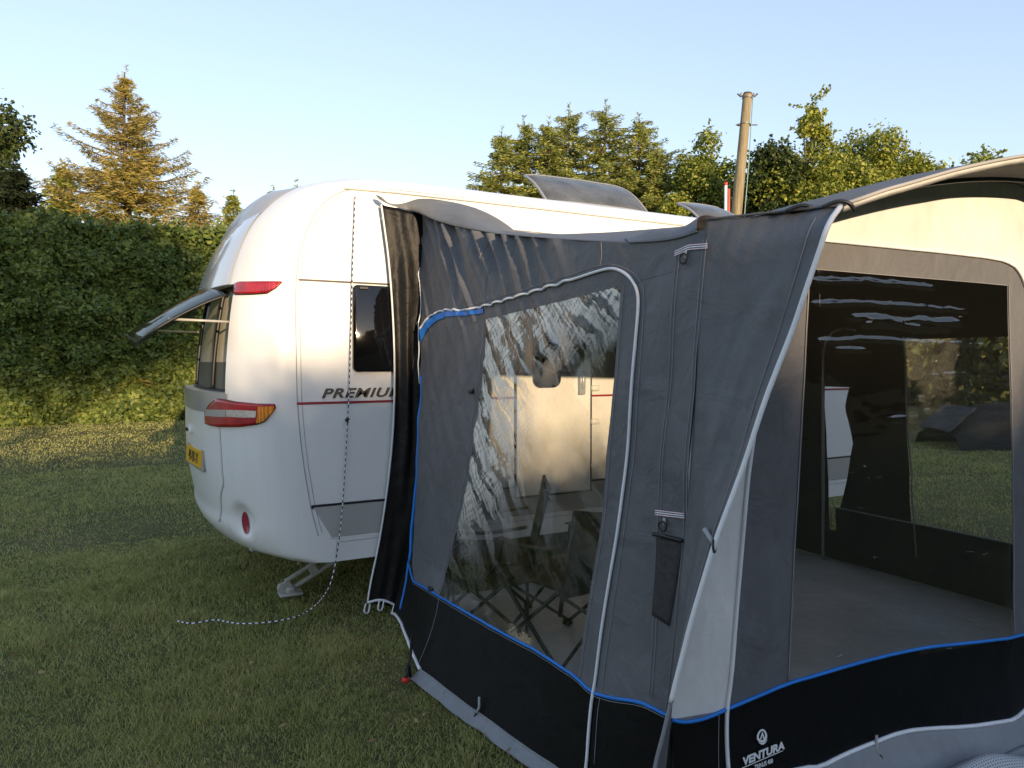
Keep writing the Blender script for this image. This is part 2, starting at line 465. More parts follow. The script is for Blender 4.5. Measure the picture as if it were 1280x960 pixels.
faces = [[idx[i, j], idx[i + 1, j], idx[i + 1, j + 1], idx[i, j + 1]] for i in range(NI - 1) for j in range(NJ - 1) if not hole[i, j]]
b.add(BG.reshape(-1, 3), faces)
# underside
b.add([BG[0, j] for j in range(0, NJ)] + [BG[-1, j] for j in range(NJ - 1, -1, -1)], [list(range(2 * NJ))])
body = b.build('body', M['gel'], car, auto=50)
hi = np.argwhere(hole); i0, i1, j0, j1 = hi[:, 0].min(), hi[:, 0].max() + 1, hi[:, 1].min(), hi[:, 1].max() + 1
# side walls
for s, y in ((0, 0.0), (-1, W)):
    sb = MB(); P = [(p[0], y, p[2]) for p in BG[:, s]]
    P = [p for p in P if p[2] > .69]
    f = list(range(len(P)))
    sb.add(P, [f if s else f[::-1]])
    sb.build('side_wall', M['alu'], car, smooth=False)
    k = MB(); P = [(p[0], y, p[2]) for p in BG[:, s] if p[2] <= .69]
    k.add(P, [list(range(len(P)))[::(1 if s else -1)]])
    k.build('side_skirt', M['gel'], car, smooth=False)
# rear window niche
nb = MB()
loop = [BG[i0, j] for j in range(j0, j1 + 1)] + [BG[i, j1] for i in range(i0 + 1, i1 + 1)] + [BG[i1, j] for j in range(j1 - 1, j0 - 1, -1)] + [BG[i, j0] for i in range(i1 - 1, i0, -1)]
loop = np.array(loop + [loop[0]])
inner = loop + np.array([.085, 0, 0])
nb.grid(np.stack([loop, inner]))
nb.build('window_niche', M['gel'], car, auto=40)
rw = MB()
rw.tube(inner + np.array([-.012, 0, 0]), .016, 6, False)
for jj in (j0 + (j1 - j0) // 3 - 3, j0 + 2 * (j1 - j0) // 3 + 3):
    rw.tube(BG[i0:i1 + 1, jj] + np.array([.075, 0, 0]), .014, 6)
frame_o = rw.build('rear_window_frame', M['black'], car)
bl = MB()
G = BG[i0:i1 + 1, j0:j1 + 1] + np.array([.10, 0, 0]); nr = len(G)
cut = int(nr * .28)
bl.grid(G[cut:])
bl.build('blind', M['cream'], frame_o)
bl2 = MB(); bl2.grid(G[:cut + 1] + np.array([-.012, 0, 0])); bl2.build('sill_panel', pm('sill_greygreen', (.10, .105, .09), .5), frame_o)
# hinged rear pane: the closed pane turned about its top edge
hp = np.array([Cc[i1 - 1 if i1 < NI else i1][0] + .02, 0, WZ1 + .03]); ph = R(47)
PG = BG[i0:i1 + 1, j0:j1 + 1].copy(); q = PG - hp
ca, sa = math.cos(ph), math.sin(ph)
PG[..., 0] = hp[0] + q[..., 0] * ca + q[..., 2] * sa
PG[..., 2] = hp[2] - q[..., 0] * sa + q[..., 2] * ca
PG = PG[sum(1 for i in range(i0, i1) if BG[i, NJ // 2, 2] < 1.47):]
tb = np.linspace(0, 1, len(PG))                        # rows run from the free lower edge to the hinge
PG[..., 1] = W / 2 + (PG[..., 1] - W / 2) * (1 - .22 * np.clip(1 - tb / .22, 0, 1) ** 2.2)[:, None]
mid_ = PG[:, PG.shape[1] // 2]
PG[..., 0] = mid_[:, None, 0] + (PG[..., 0] - mid_[:, None, 0]) * (.60 + .40 * tb ** 2)[:, None]
PG[..., 2] = mid_[:, None, 2] + (PG[..., 2] - mid_[:, None, 2]) * (.60 + .40 * tb ** 2)[:, None]
pg = MB(); pg.grid(PG)
pane = pg.build('rear_window', M['smoke'], car, solid=.009)
ed = MB()
pl = np.concatenate([PG[0], PG[1:, -1], PG[-1, -2::-1], PG[-2:0:-1, 0], PG[:1, 0]])
ed.tube(pl, .005, 6, False); ed.build('edge_seal', M['darktrim'], pane)
for jj in (j0 + 2, j1 - 2):
    st = MB(); a = BG[i0 + (i1 - i0) // 2, jj] + np.array([.07, 0, .1]); c = PG[(i1 - i0) // 3, jj - j0]
    st.bar(a, c, .008); st.build('window_stay', M['galv'], car)
# grey band under the window
gb = MB(); ib = [i for i in range(i0) if 1.215 < BG[i, NJ // 2, 2] <= BG[i0, NJ // 2, 2] + .001] + [i0]
gb.grid(np.array([[BG[i, j] + np.array([-.006, 0, 0]) for j in range(j0 - 1, j1 + 2)] for i in ib]))
gb.build('rear_band', M['silver'], car, auto=50)
# top grey channel above window
it = [i for i in range(i1, i1 + 22)]
gt = MB(); gt.grid(np.array([[BG[i, j] + np.array([-.005, 0, .003]) for j in range(j0 + 2, j1 - 1)] for i in it]))
gt.build('rear_top_panel', pm('pale_grey_gelcoat', (.55, .55, .54), .18, 0, .6, .02, coat=.6), car)
# spoiler lamp housing at the roof edge
sp = MB(); isp = 83
for dz, dx, w in ((.0, 0, 1),):
    rows = []
    for k in range(9):
        t = k / 8; i = isp + int(t * 12); h = .045 * math.sin(PI * t) ** .6 if 0 < t < 1 else -.002
        rows.append([BG[i, j] + np.array([-.7, 0, .7]) * (h * min(1, (23 - abs(j - NJ // 2)) / 8) if abs(j - NJ // 2) < 22 else -.004) for j in range(NJ // 2 - 22, NJ // 2 + 23)])
    sp.grid(np.array(rows))
sp.build('rear_spoiler', M['silver'], car, auto=60)

def overlay(name, top, bot, mat, parent, off=.007, n=24, m=8, solid=0):
    g = rule(top, bot, n, m)
    P = np.array([[on_body(q[0], q[1], off) for q in row] for row in g])
    o = MB(); o.grid(P); return o.build(name, mat, parent, solid=solid)
def mirror_part(o):
    c = o.copy(); COL.objects.link(c); c.data = o.data.copy(); w = wl(o.parent)
    for v in c.data.vertices: v.co.y = W - (v.co.y + w[1]) - w[1]
    c.data.flip_normals(); c.parent = o.parent; return c
lampL = empty('tail_lamp', (0, 0, 0)); lampL.parent = car; lampL.location = (-1.3, -1.0, 1.28)
bs = overlay('lamp_body', [(259, 515), (264, 506), (273, 498), (296, 502.5), (322, 505), (344, 505.5)], [(259.5, 529.5), (266, 531.5), (274, 533), (300, 533), (322, 530), (344, 511)], M['red'], lampL, .012, 30, 10, .012)
cl = overlay('clear_lens', [(285, 512), (305, 512.5), (322, 513.5)], [(287, 520.5), (305, 521.5), (321, 521.5)], M['clearlens'], lampL, .021)
og = overlay('indicator', [(324, 508), (343, 507.5)], [(322, 529), (331, 526), (342.5, 513)], M['orange'], lampL, .021)
lg = overlay('lamp_band', [(261, 511.5), (273, 512), (285, 512)], [(260, 519.5), (273, 520.5), (286, 521)], M['silver'], lampL, .021)
hl = overlay('brake_lamp', [(296, 355), (300, 353), (330, 352.5), (353, 352.5)], [(294.5, 368), (315, 367.5), (334, 366.5), (345, 360)], M['red'], car, .012, 24, 6, .01)
far = empty('tail_lamp', (0, 0, 0)); far.parent = car; far.location = (-1.3, 1.0, 1.28)
for o in (bs, cl, og):
    c = o.copy(); COL.objects.link(c); c.data = o.data.copy(); w = wl(lampL); w2 = wl(far)
    for v in c.data.vertices:
        v.co.y = W - (v.co.y + w[1]) - w2[1]
    c.data.flip_normals(); c.parent = far
for nm, ol, par in (('lamp_gasket', [(259, 515), (264, 506), (273, 498), (296, 502.5), (322, 505), (344, 505.5), (344, 511), (332, 526), (322, 530), (300, 533), (274, 533), (266, 531.5), (259.5, 529.5), (259, 515)], lampL), ('lamp_gasket', [(295.5, 355), (300, 352.7), (330, 352.2), (353, 352.2), (345, 360), (334, 366.8), (315, 368), (294.3, 368.2), (295.5, 355)], car)):
    g_ = MB(); g_.tube(np.array([on_body(q[0], q[1], .004) for q in resample(ol, 70)]), .0035, 6, False); g_.build(nm, M['darktrim'], par)
mirror_part(hl)
# reflector
th = np.linspace(0, 2 * PI, 25)
rf = MB(); cpt = on_body(307.5, 653.5, .006)
ring = [on_body(307.5 + 4.6 * math.cos(t) + 1.5 * math.sin(t), 653.5 + 14.5 * math.sin(t), .006) for t in th[:-1]]
rf.add([cpt] + ring, [[0, 1 + k, 1 + (k + 1) % 24] for k in range(24)])
mirror_part(rf.build('reflector', pm('dull_red', (.32, .03, .05), .25, coat=.4), car))
# seams
sm = MB()
sm.tube(np.array([on_body(x, y, .001) for x, y in smooth_pl([(273.5, 534), (275, 560), (277, 592), (279, 606), (274.5, 618), (276, 636), (274, 652)], 30)]), .0045, 6)
sm.build('bumper_seam', M['gel'], car)
sm = MB(); sm.tube(np.array([on_body(x + 1.6, y, .001) for x, y in smooth_pl([(273.5, 534), (275, 560), (277, 592), (279, 606), (274.5, 618), (276, 636), (274, 652)], 30)]), .0022, 6); sm.build('seam_groove', M['seal'], car)
ee = BG[:, 0][:NI // 2]
sl = MB(); sl.tube(np.array([(p[0] + .004, -.002, p[2]) for p in ee if p[2] > .5]), .0028, 6)
sl.tube(np.array([(p[0] + .03, -.002, p[2] - .012 * (p[2] > 2.2)) for p in ee if .52 < p[2] < 2.56]), .0018, 6)
sl.build('seam_trim', M['seal'], car)
def side_box(name, x0, x1, z0, z1, mat, parent=car, y=-.003, th=.006, bev=.002):
    k = MB(); k.box(((x0 + x1) / 2, y, (z0 + z1) / 2), (x1 - x0, th, z1 - z0), bev=bev); return k.build(name, mat, parent, smooth=False)
side_box('upper_stripe', .02, 5.12, 2.022, 2.032, M['darktrim'])
side_box('red_stripe', .005, 5.19, 1.298, 1.312, M['redline'])
side_box('lower_stripe', .085, 5.12, .688, .698, M['darktrim'])
kb = MB(); kb.add([(.095, -.003, .685), (.20, -.003, .50), (5.0, -.003, .50), (5.1, -.003, .685)], [[0, 1, 2, 3]]); kb.build('grey_skirt_panel', M['panelgrey'], car, smooth=False)
sk = MB(); sk.tube([(.20, -.002, .497), (5.0, -.002, .497)], .0025, 6); sk.tube([(.19, -.002, .49), (.245, -.002, .482), (.26, -.002, .462), (5.0, -.002, .462)], .0016, 6); sk.tube([(.235, -.002, .47), (.225, -.002, .36)], .0022, 6)
sk.build('skirt_seam', M['seal'], car)
# window in the side
def rrect(x0, x1, z0, z1, r, y, n=6):
    P = []
    for cx, cz, a0 in ((x1 - r, z1 - r, 0), (x0 + r, z1 - r, 90), (x0 + r, z0 + r, 180), (x1 - r, z0 + r, 270)):
        for k in range(n + 1):
            a = R(a0 + 90 * k / n); P.append((cx + r * math.cos(a), y, cz + r * math.sin(a)))
    return P
def pane_mb(x0, x1, z0, z1, r, y0, y1, ins=.012):
    o = MB(); a = rrect(x0, x1, z0, z1, r, y0); c = rrect(x0, x1, z0, z1, r, y1 + .006); d = rrect(x0 + ins, x1 - ins, z0 + ins, z1 - ins, max(.005, r - ins), y1)
    n = len(a); o.add(a + c + d, [[k, (k + 1) % n, n + (k + 1) % n, n + k] for k in range(n)] + [[n + k, n + (k + 1) % n, 2 * n + (k + 1) % n, 2 * n + k] for k in range(n)] + [[2 * n + k for k in range(n)]])
    return o
pane_mb(.335, 1.05, 1.49, 2.012, .03, 0, -.03).build('side_window', M['blackglass'], car, auto=30)
pane_mb(2.65, 3.5, 1.49, 2.012, .03, 0, -.03).build('side_window', M['blackglass'], car, auto=30)
wsl = MB(); wsl.box((.40, -.034, 1.994), (.055, .006, .014), bev=.002); wsl.build('window_catch', M['black'], car, smooth=False)
# stable door
dr = MB(); dr.box((1.76, -.008, 1.05), (.60, .012, .84), bev=.004); dr.box((1.76, -.008, 1.885), (.60, .012, .80), bev=.004)
door = dr.build('door', M['gel'], car, smooth=False)
dg = MB(); dg.tube([(1.45, -.004, .62), (1.45, -.004, 2.3), (2.07, -.004, 2.3), (2.07, -.004, .62), (1.45, -.004, .62)], .007, 6); dg.build('door_seal', M['black'], door)
pane_mb(1.58, 1.80, 1.37, 2.0, .06, -.014, -.036).build('door_window', M['blackglass'], door, auto=30)
hd = MB(); hd.box((1.975, -.03, 1.40), (.05, .03, .17), bev=.012); hd.box((1.975, -.05, 1.41), (.03, .02, .10), bev=.008); hd.build('handle', M['silver'], door)
for z in (.80, 1.12, 1.36, 1.95):
    hg = MB(); hg.box((2.10, -.014, z), (.07, .025, .04), bev=.006); hg.build('hinge', M['white'], door)
# awning rail
rl = MB(); rl.tube([(.29, -.006, 2.588), (.6, -.008, 2.597), (1.2, -.008, 2.60), (4.9, -.008, 2.60)], .010, 8); rl.build('awning_rail', M['white'], car)
rl = MB(); rl.tube([(.52, -.010, 2.425), (4.9, -.010, 2.425)], .007, 8); rl.build('keder_rail', M['white'], car)
# roof hatches
def hatch(x0, x1, y0, depth, rise, zb):
    h = MB(); n = 9; P = []
    for k in range(n):
        t = k / (n - 1); y = y0 + depth * t; z = zb + rise * t + .03 * math.sin(PI * t)
        P.append([(x0 + .02 * (1 - abs(2 * a - 1) ** 6) + (x1 - x0) * a, y, z + .02 * math.sin(PI * a) ** .4) for a in np.linspace(0, 1, 15)])
    P = np.array(P); h.grid(P)
    o = h.build('roof_hatch', M['hatch'], car, solid=.012)
    f = MB(); f.tube(np.concatenate([P[0], P[1:, -1], P[-1, -2::-1], P[-2::-1, 0]]), .012, 6, False); f.build('hatch_rim', pm('hatch_rim', (.28, .29, .30), .25), o)
    for a in (2, 12):
        g = MB(); g.bar(P[1, a] + np.array([0, 0, -.03]), P[-2, a] + np.array([0, 0, -.03]), .012)
        g.build('hatch_strut', pm('strut_tan', (.42, .26, .16), .5), o)
        for q in (2, 4, 6):
            g = MB(); g.bar(P[q, a] + np.array([0, 0, -.025]), P[q, a] + np.array([0, .03, 0]), .016); g.build('strut_clip', M['black'], o)
    k = MB(); k.box(((x0 + x1) / 2, y0 + depth * .5, zb - .03), (x1 - x0 + .06, depth * 1.05, .06), bev=.02); k.build('hatch_frame', M['white'], o)
    return o
hatch(2.03, 3.02, .55, .36, .285, 2.79)
hatch(3.62, 4.14, .55, .33, .22, 2.78)
# number plate and handle
pc = np.array([-.487, .78, .935]); dv = Vector((-.05, .52, 0)).normalized(); yaw = math.atan2(dv.y, dv.x)
rot = np.array(Matrix.Rotation(yaw, 3, 'Z') @ Matrix.Rotation(R(4), 3, 'X'))
np_ = MB(); np_.box(pc + np.array([.004, 0, 0]), (.55, .018, .135), rot, bev=.004); nplate = np_.build('number_plate', M['silver'], car, smooth=False)
np_ = MB(); np_.box(pc + np.array([-.007, 0, .004]), (.52, .008, .11), rot, bev=.002); pf = np_.build('plate_face', M['plate'], nplate, smooth=False)
dh = MB(); dh.box(on_body(238.5, 536, .006), (.02, .16, .05), bev=.008); hn = dh.build('rear_handle', M['white'], car)
dh = MB(); dh.box(on_body(237.7, 536, .022), (.012, .09, .02), bev=.004); dh.build('grip', M['black'], hn)

def text_obj(txt, name, mat, mtx, parent, size, extrude=.001, shear=0.0, offset=0.0, xs=1.0, spacing=1.0, align='CENTER'):
    cu = bpy.data.curves.new(name, 'FONT'); cu.body = txt; cu.size = size; cu.extrude = extrude; cu.shear = shear; cu.offset = offset
    cu.space_character = spacing; cu.align_x = align; cu.resolution_u = 4
    o = bpy.data.objects.new(name, cu); COL.objects.link(o)
    dg = bpy.context.evaluated_depsgraph_get(); dg.update()
    me = bpy.data.meshes.new_from_object(o.evaluated_get(dg)); me.name = name
    COL.objects.unlink(o); bpy.data.objects.remove(o)
    me.transform(Matrix.Diagonal((xs, 1, 1, 1))); me.transform(mtx); me.materials.clear()
    return link(name, me, mat, parent)
def frame_m(o, x, z):
    x = Vector(x).normalized(); z = Vector(z).normalized(); y = z.cross(x).normalized(); x = y.cross(z)
    m = Matrix((x, y, z)).transposed().to_4x4(); m.translation = Vector(o); return m
# plate characters read from behind the caravan, left to right = far side to near side
text_obj('49-08-XJ', 'plate_lettering', M['black'], frame_m(pc + np.array([-.0135, 0, -.033]), -dv, (-1, -.1, .05)), pf, .10, .0006, 0, .002, .9)
mt = frame_m((.145, -.006, 1.335), (1, 0, 0), (0, -1, 0))
text_obj('PREMIUM', 'lettering', M['darktrim'], mt, car, .078, .002, .32, .0018, 1.42, 1.12, 'LEFT')
mt = frame_m((.145, -.0085, 1.335), (1, 0, 0), (0, -1, 0))
text_obj('PREMIUM', 'lettering', M['chrome'], mt, car, .078, .002, .32, -.0022, 1.42, 1.12, 'LEFT')
# steady legs
def steady(x, y, sx):
    L = empty('steady_leg', (0, 0, 0)); L.parent = car; L.location = (x - 1.0, y - 1.15, 0)
    a = np.array([x, y, .07]); e = np.array([x + sx * .62, y - .04, .40]); d = (e - a) / np.linalg.norm(e - a)
    yv = np.array([0, 1., 0]); nv = np.cross(d, yv); nv /= np.linalg.norm(nv)
    Lr = np.linalg.norm(e - a)
    # slotted channel: outline with two slots
    o = MB()
    for s in (-1, 1):
        o.box(a + d * Lr / 2 + nv * .034 * s, (Lr, .035, .02), np.stack([d, yv, nv], 1), bev=.004)
    for t in (.0, .27, .52, .78, 1.0):
        o.box(a + d * Lr * t, (.055, .033, .066), np.stack([d, yv, nv], 1), bev=.004)
    o.tube([a + d * -.03 + yv * -.022, a + d * -.03 + yv * .022], .036, 14)
    o.build('arm', M['galv'], L, auto=30)
    o = MB(); o.box((x + sx * .02, y, .018), (.15, .11, .02), bev=.006); o.box((x + sx * .02, y, .045), (.06, .08, .05), bev=.01); o.build('foot', M['galv'], L)
    o = MB(); o.bar((x + .0 * sx, y + .06, .40), a + d * Lr * .55, .016); o.tube([(x - .1 * sx, y + .1, .415), (x + .05 * sx, y + .07, .40)], .02); o.build('brace', M['galv'], L)
steady(.045, .56, 1); steady(.045, 1.85, 1)
ch = MB()
for y in (.45, 1.85): ch.box((2.6, y, .40), (4.6, .06, .08))
ch.box((3.2, 1.15, .38), (.08, 2.0, .08)); ch.build('chassis', M['underside'], car, smooth=False)
for y in (.14, W - .14):
    w_ = empty('wheel', (0, 0, 0)); w_.parent = car; w_.location = (3.2 - 1.0, y - 1.15, .33)
    o = MB(); ring = [(3.2 + .25 * math.cos(t), y, .33 + .25 * math.sin(t)) for t in np.linspace(0, 2 * PI, 33)]; o.tube(ring, .085, 12, False); o.build('tyre', M['rubber'], w_)
    o = MB(); o.tube([(3.2, y - .05, .33), (3.2, y + .05, .33)], .18, 24); o.tube([(3.2, y - .06, .33), (3.2, y + .06, .33)], .05, 12); o.build('rim', M['galv'], w_, auto=30)
# ------------------------------------------------------------------ awning
XC = 2.255                                   # middle of the awning along the caravan
M['dark'] = fabric('dark_grey_canvas', (.114, .116, .124), .62, .5)
M['blk'] = fabric('black_canvas', (.0055, .0058, .006), .6, .35, spec=.15)
M['light'] = fabric('light_grey_canvas', (.66, .66, .65), .75, .22, .06)
M['rooff'] = fabric('roof_canvas', (.105, .108, .118), .6, .25)
M['flapg'] = fabric('roof_edge_canvas', (.14, .143, .142), .55, .35)
M['draught'] = fabric('draught_flap_canvas', (.0075, .0075, .0075), .5, .4, spec=.25)
M['skirt'] = fabric('mud_flap_grey', (.22, .23, .245), .7, .25)
M['blue'] = fabric('blue_tape', (.016, .19, .62), .5, .15)
M['piping'] = pm('white_piping', (.74, .75, .77), .5, 0, .4, .05)
M['stitch'] = pm('stitching', (.26, .26, .27), .8)
M['pink'] = pm('reflective_tape', (.72, .56, .64), .4)
M['mesh'] = pm('mesh_vent', (.042, .040, .042), .7, 0, .3, .3, 60)
M['clip'] = pm('grey_clip', (.32, .33, .34), .45)
M['filmS'] = film('crumpled_foil', (.90, .89, .86), 'side')
M['filmF'] = film('clear_foil', (.88, .89, .87), 'front')
M['pole'] = pm('steel_tent_pole', (.30, .30, .31), .35, .7)

def XS(Y, z):
    ch = max(0.0, min(1.0, (-Y - 2.22) / .33)); fl = float(np.interp(-Y, [0, .24, .6, .91, 1.02, 1.32, 1.58, 1.86, 2.05, 2.35, 2.58], [.0, .047, .114, .178, .204, .164, .126, .086, .054, .02, .0])) * max(0.0, 1 - z / .42); return .56 + .0875 * z + .06 * ch * ch * max(0, 1 - z / 1.2) - fl
def YF(X, z):
    q = min(X, 2 * XC - X); return -2.55 - .09 * (q - .64)
def DS(Y, z):
    # gathers hanging from the sagging top edge by the caravan, running down and out
    zt = 2.50 + .115 * 0 + .25 * max(Y, -1.2) if Y > -1.2 else 2.20
    e = math.exp(-max(0, zt - z) / .50) * max(0, min(1, (Y + 1.9) / .9))
    q = Y - .70 * (z - 2.4) + .03 * noise.noise(Vector((Y * 3, z * 3, 2)))
    f = .055 * e * (abs(math.sin(q * 2 * PI / .29 + 1.5 * noise.noise(Vector((Y * 1.5, 3, 1))))) - .5 + .28 * math.sin(q * 2 * PI / .125 + 1.0 + 2 * noise.noise(Vector((Y * 2, z * 2, 9)))))
    # soft sag folds in the rest
    f += .016 * fbm((Y, z * .6, 0), 2.2, 3, 3.1)
    q2 = Y * .9 + z * .5
    f += .0035 * math.sin(q2 * 16 + 3 * noise.noise(Vector((Y, z, 4)))) * max(0, min(1, (z - .5)))
    return f
def DF(X, z):
    return .010 * fbm((X, z * .7, 5), 1.8, 3, 7.7) + (.02 * math.exp(-((z - .12) / .15) ** 2) * math.sin(X * 5.1) if z < .5 else 0)
def S3(q, off=0.0):
    Y, z = q; return np.array([XS(Y, z) + DS(Y, z) - off, Y, z])
def F3(q, off=0.0):
    X, z = q; return np.array([X, YF(X, z) + DF(X, z) - off, z])
def hs(px, py): return hit(px, py, 0, XS)
def hf(px, py): return hit(px, py, 1, YF)
def PS(l): return [hs(*p) for p in l]
def PF(l): return [hf(*p) for p in l]
def lay(fn, G, off=0.0):
    return np.array([[fn(q, off) for q in row] for row in G])
def patch(mb, fn, A_, B_, na, nb, off=0.0, mi=0):
    """A_, B_ opposite borders in sheet coordinates; u runs from A_ to B_"""
    G = rule(A_, B_, na, nb); P = lay(fn, G, off)
    u, v = np.meshgrid(np.linspace(0, 1, nb), np.linspace(0, 1, na))
    mb.grid(P, np.stack([u, v], -1), mi)
def sheet_tube(mb, fn, pl, r, n=60, off=.004, it=2, sides=6):
    q = smooth_pl(pl, n, it); mb.tube(np.array([fn(p, off) for p in q]), r, sides)

awn = empty('awning', (XC, -1.3, 0), 'dark grey and black fabric awning on the caravan side, with clear windows and white piping', 'awning')

# --- near side wall -------------------------------------------------------
topS = PS([(526, 266), (540, 271), (560, 280), (585, 286), (610, 291), (650, 295), (700, 299), (750, 302), (790, 304), (820, 302), (850, 298), (870, 291), (884, 285)])
midS = PS([(525.5, 420), (560, 413), (608, 398.5), (650, 388.5), (700, 376.5), (740, 366.5), (775.5, 357), (820, 345), (876, 331)])
winL = PS([(608, 398.5), (604, 440), (599, 480), (592, 540), (584, 600), (570, 670), (558, 718), (551, 744)])
winR = PS([(775.5, 357), (770, 430), (763, 520), (756, 600), (748, 670), (736, 760), (722, 846)])
edgL = PS([(525.5, 420), (524.5, 500), (522, 590), (518, 660), (515, 700), (517, 727)])
edgR = PS([(876, 331), (870, 480), (862, 600), (852, 720), (846, 800), (838, 896)])
blueS = PS([(517, 727), (551, 744), (600, 774), (650, 803), (700, 832), (722, 846), (742, 865), (765, 871), (800, 877), (816, 884), (838, 896)])
bL = PS([(517, 727), (551, 744)]); bR = PS([(722, 846), (742, 865), (765, 871), (800, 877), (816, 884), (838, 896)])
def norm_z(a): return a
sw = MB()
patch(sw, S3, topS, midS, 200, 60)
# left and right of the window, border to border
patch(sw, S3, edgL, winL, 90, 26)
patch(sw, S3, winR, edgR, 120, 60)
side = sw.build('side_wall', M['dark'], awn)
wm = MB(); patch(wm, S3, winL, winR, 110, 90, -.001)
wm.build('side_window', M['filmS'], awn)
# black band below
botS = [(-.085, .005), (-.24, .045), (-.60, .045), (-1.02, .045), (-1.32, .045), (-1.58, .045), (-1.86, .045), (-2.05, .045), (-2.35, .05), (-2.585, .06)]
leftB = PS([(510, 703), (517, 727)])
topB = [leftB[0]] + list(blueS)
bb = MB(); patch(bb, S3, topB, botS, 200, 34)
bb.build('side_lower_band', M['blk'], awn)
# stitched corner seam of the left gusset
# blue tape along the border
bt = MB(); sheet_tube(bt, S3, blueS, .0062, 140, .004, 1); sheet_tube(bt, S3, [leftB[0], leftB[1]], .006, 10, .004, 0)
sheet_tube(bt, S3, PS([(526, 470), (524, 540), (520, 600), (514, 660), (510, 703)]), .010, 40, -.004, 1)
sheet_tube(bt, S3, PS([(510, 703), (505, 735), (499, 762)]), .008, 20, .0, 1)
bt.build('blue_tape', M['blue'], awn)
bp = MB(); patch(bp, S3, smooth_pl(PS([(526.5, 413), (535, 398.5), (548, 390.5), (562, 388.5), (583, 389), (604, 385)]), 40), smooth_pl(PS([(527, 430), (533, 412), (545, 400), (560, 395), (583, 394.5), (605, 391)]), 40), 40, 5, .006)
bp.build('blue_trim', M['blue'], awn)
pw = MB()
zipS = PS([(526, 412), (534, 397.5), (547, 389), (560, 387), (583, 387.5), (606, 382.5), (632, 375), (660, 366), (700, 354.5), (740, 342), (763, 335), (777, 337.5), (789, 347), (797, 362), (799, 382), (797, 425), (791, 500), (781, 600), (769, 690), (756, 780), (745, 860), (739, 905), (734, 962)])
zs = list(zipS) + [(zipS[-1][0] + .01, .06)]
z2 = smooth_pl(zs, 220, 2)
z2 = [(a, b + .0035 * math.sin(i * .9) * (i < 95)) for i, (a, b) in enumerate(z2)]
pw.tube(np.array([S3(p, .007) for p in z2]), .0062, 6)
sheet_tube(pw, S3, PS([(526, 270), (525.5, 340), (524, 420), (523, 480)]), .0035, 40, .002)
sheet_tube(pw, S3, botS[:4], .009, 30, .004)
pw.build('piping', M['piping'], awn)
st = MB()
def stitch(fn, pl, n=60, gap=0.0, r=.0013):
    q = smooth_pl(pl, n, 1)
    st.tube(np.array([fn(p, .003) for p in q]), r, 4)
L1 = PS([(846, 312), (840, 420), (832, 520), (822, 640), (816, 760), (811, 870)]); L2 = PS([(879, 300), (871, 400), (866, 500), (855, 640), (845, 760), (832, 892)])
for L_ in (L1, L2):
    stitch(S3, L_); stitch(S3, [(a - .014, b) for a, b in L_])
stitch(S3, [(a - .02, b + .0) for a, b in winR]); stitch(S3, [(a + .03, b) for a, b in winL])
stitch(S3, PS([(606, 291), (607, 310), (604, 330), (606, 384)])); stitch(S3, PS([(752, 303), (753, 320), (750, 333)]))
stitch(S3, PS([(551, 746), (545, 775), (533, 810), (522, 834)]))
stitch(S3, PS([(540, 392), (583, 383), (640, 366), (700, 348), (755, 329), (782, 333), (803, 352), (806, 390), (799, 500), (777, 690), (752, 865), (744, 955)]), 120)
stitch(S3, [(a, b - .012) for a, b in blueS], 100)
# straps, rings, dark mesh vent near the corner
def strip(name, fn, A_, B_, mat, off=.005, n=10, m=4):
    k = MB(); patch(k, fn, A_, B_, n, m, off); return k.build(name, mat, awn, solid=.0015)
for a, c in (((844, 314), (885, 304)), ((820, 637), (856, 641.5))):
    for dy in (0, 2.6, 5.2):
        a_, c_ = (a[0], a[1] + dy), (c[0], c[1] + dy)
        mid = ((a_[0] + c_[0]) / 2 - 3, (a_[1] + c_[1]) / 2 - (3 if a[1] < 400 else .3))
        strip('reflective_strap', S3, PS([a_, mid, c_]), PS([(a_[0], a_[1] + 1.5), (mid[0], mid[1] + 1.5), (c_[0], c_[1] + 1.5)]), M['pink'] if dy != 2.6 else M['piping'], .006, 14, 3)
def ring(name, c, r, ax, tr=.0035, parent=awn):
    ax = Vector(ax).normalized(); a = ax.orthogonal().normalized(); b_ = ax.cross(a); k = MB()
    k.tube(np.array([np.array(c) + r * (math.cos(t) * np.array(a) + math.sin(t) * np.array(b_)) for t in np.linspace(0, 2 * PI, 21)]), tr, 6, False)
    return k.build(name, M['black'], parent)
for px, py in ((858.5, 319), (831.5, 653)):
    p = S3(hs(px, py), .012)
    k = MB(); k.box(p + np.array([0.004, 0, .002]), (.005, .012, .024), bev=.002); o = k.build('tab', M['clip'], awn)
    ring('ring', p + np.array([-.004, 0, -.012]), .016, (1, .1, 0), .003, o)
strip('mesh_vent', S3, PS([(820, 672), (818, 720), (814, 769)]), PS([(852, 676), (846, 720), (836, 783)]), M['mesh'], .004, 16, 6)
k = MB(); k.tube(np.array([S3(hs(*p), .010) for p in ((818, 667), (835, 671), (853, 676))]), .007, 6); k.build('vent_rod', M['black'], awn)
for px, py in ((541, 736), (589, 489)):
    p = S3(hs(px, py), .01); k = MB(); k.box(p, (.014, .05, .022), bev=.004); k.build('zip_pull', M['black'], awn)

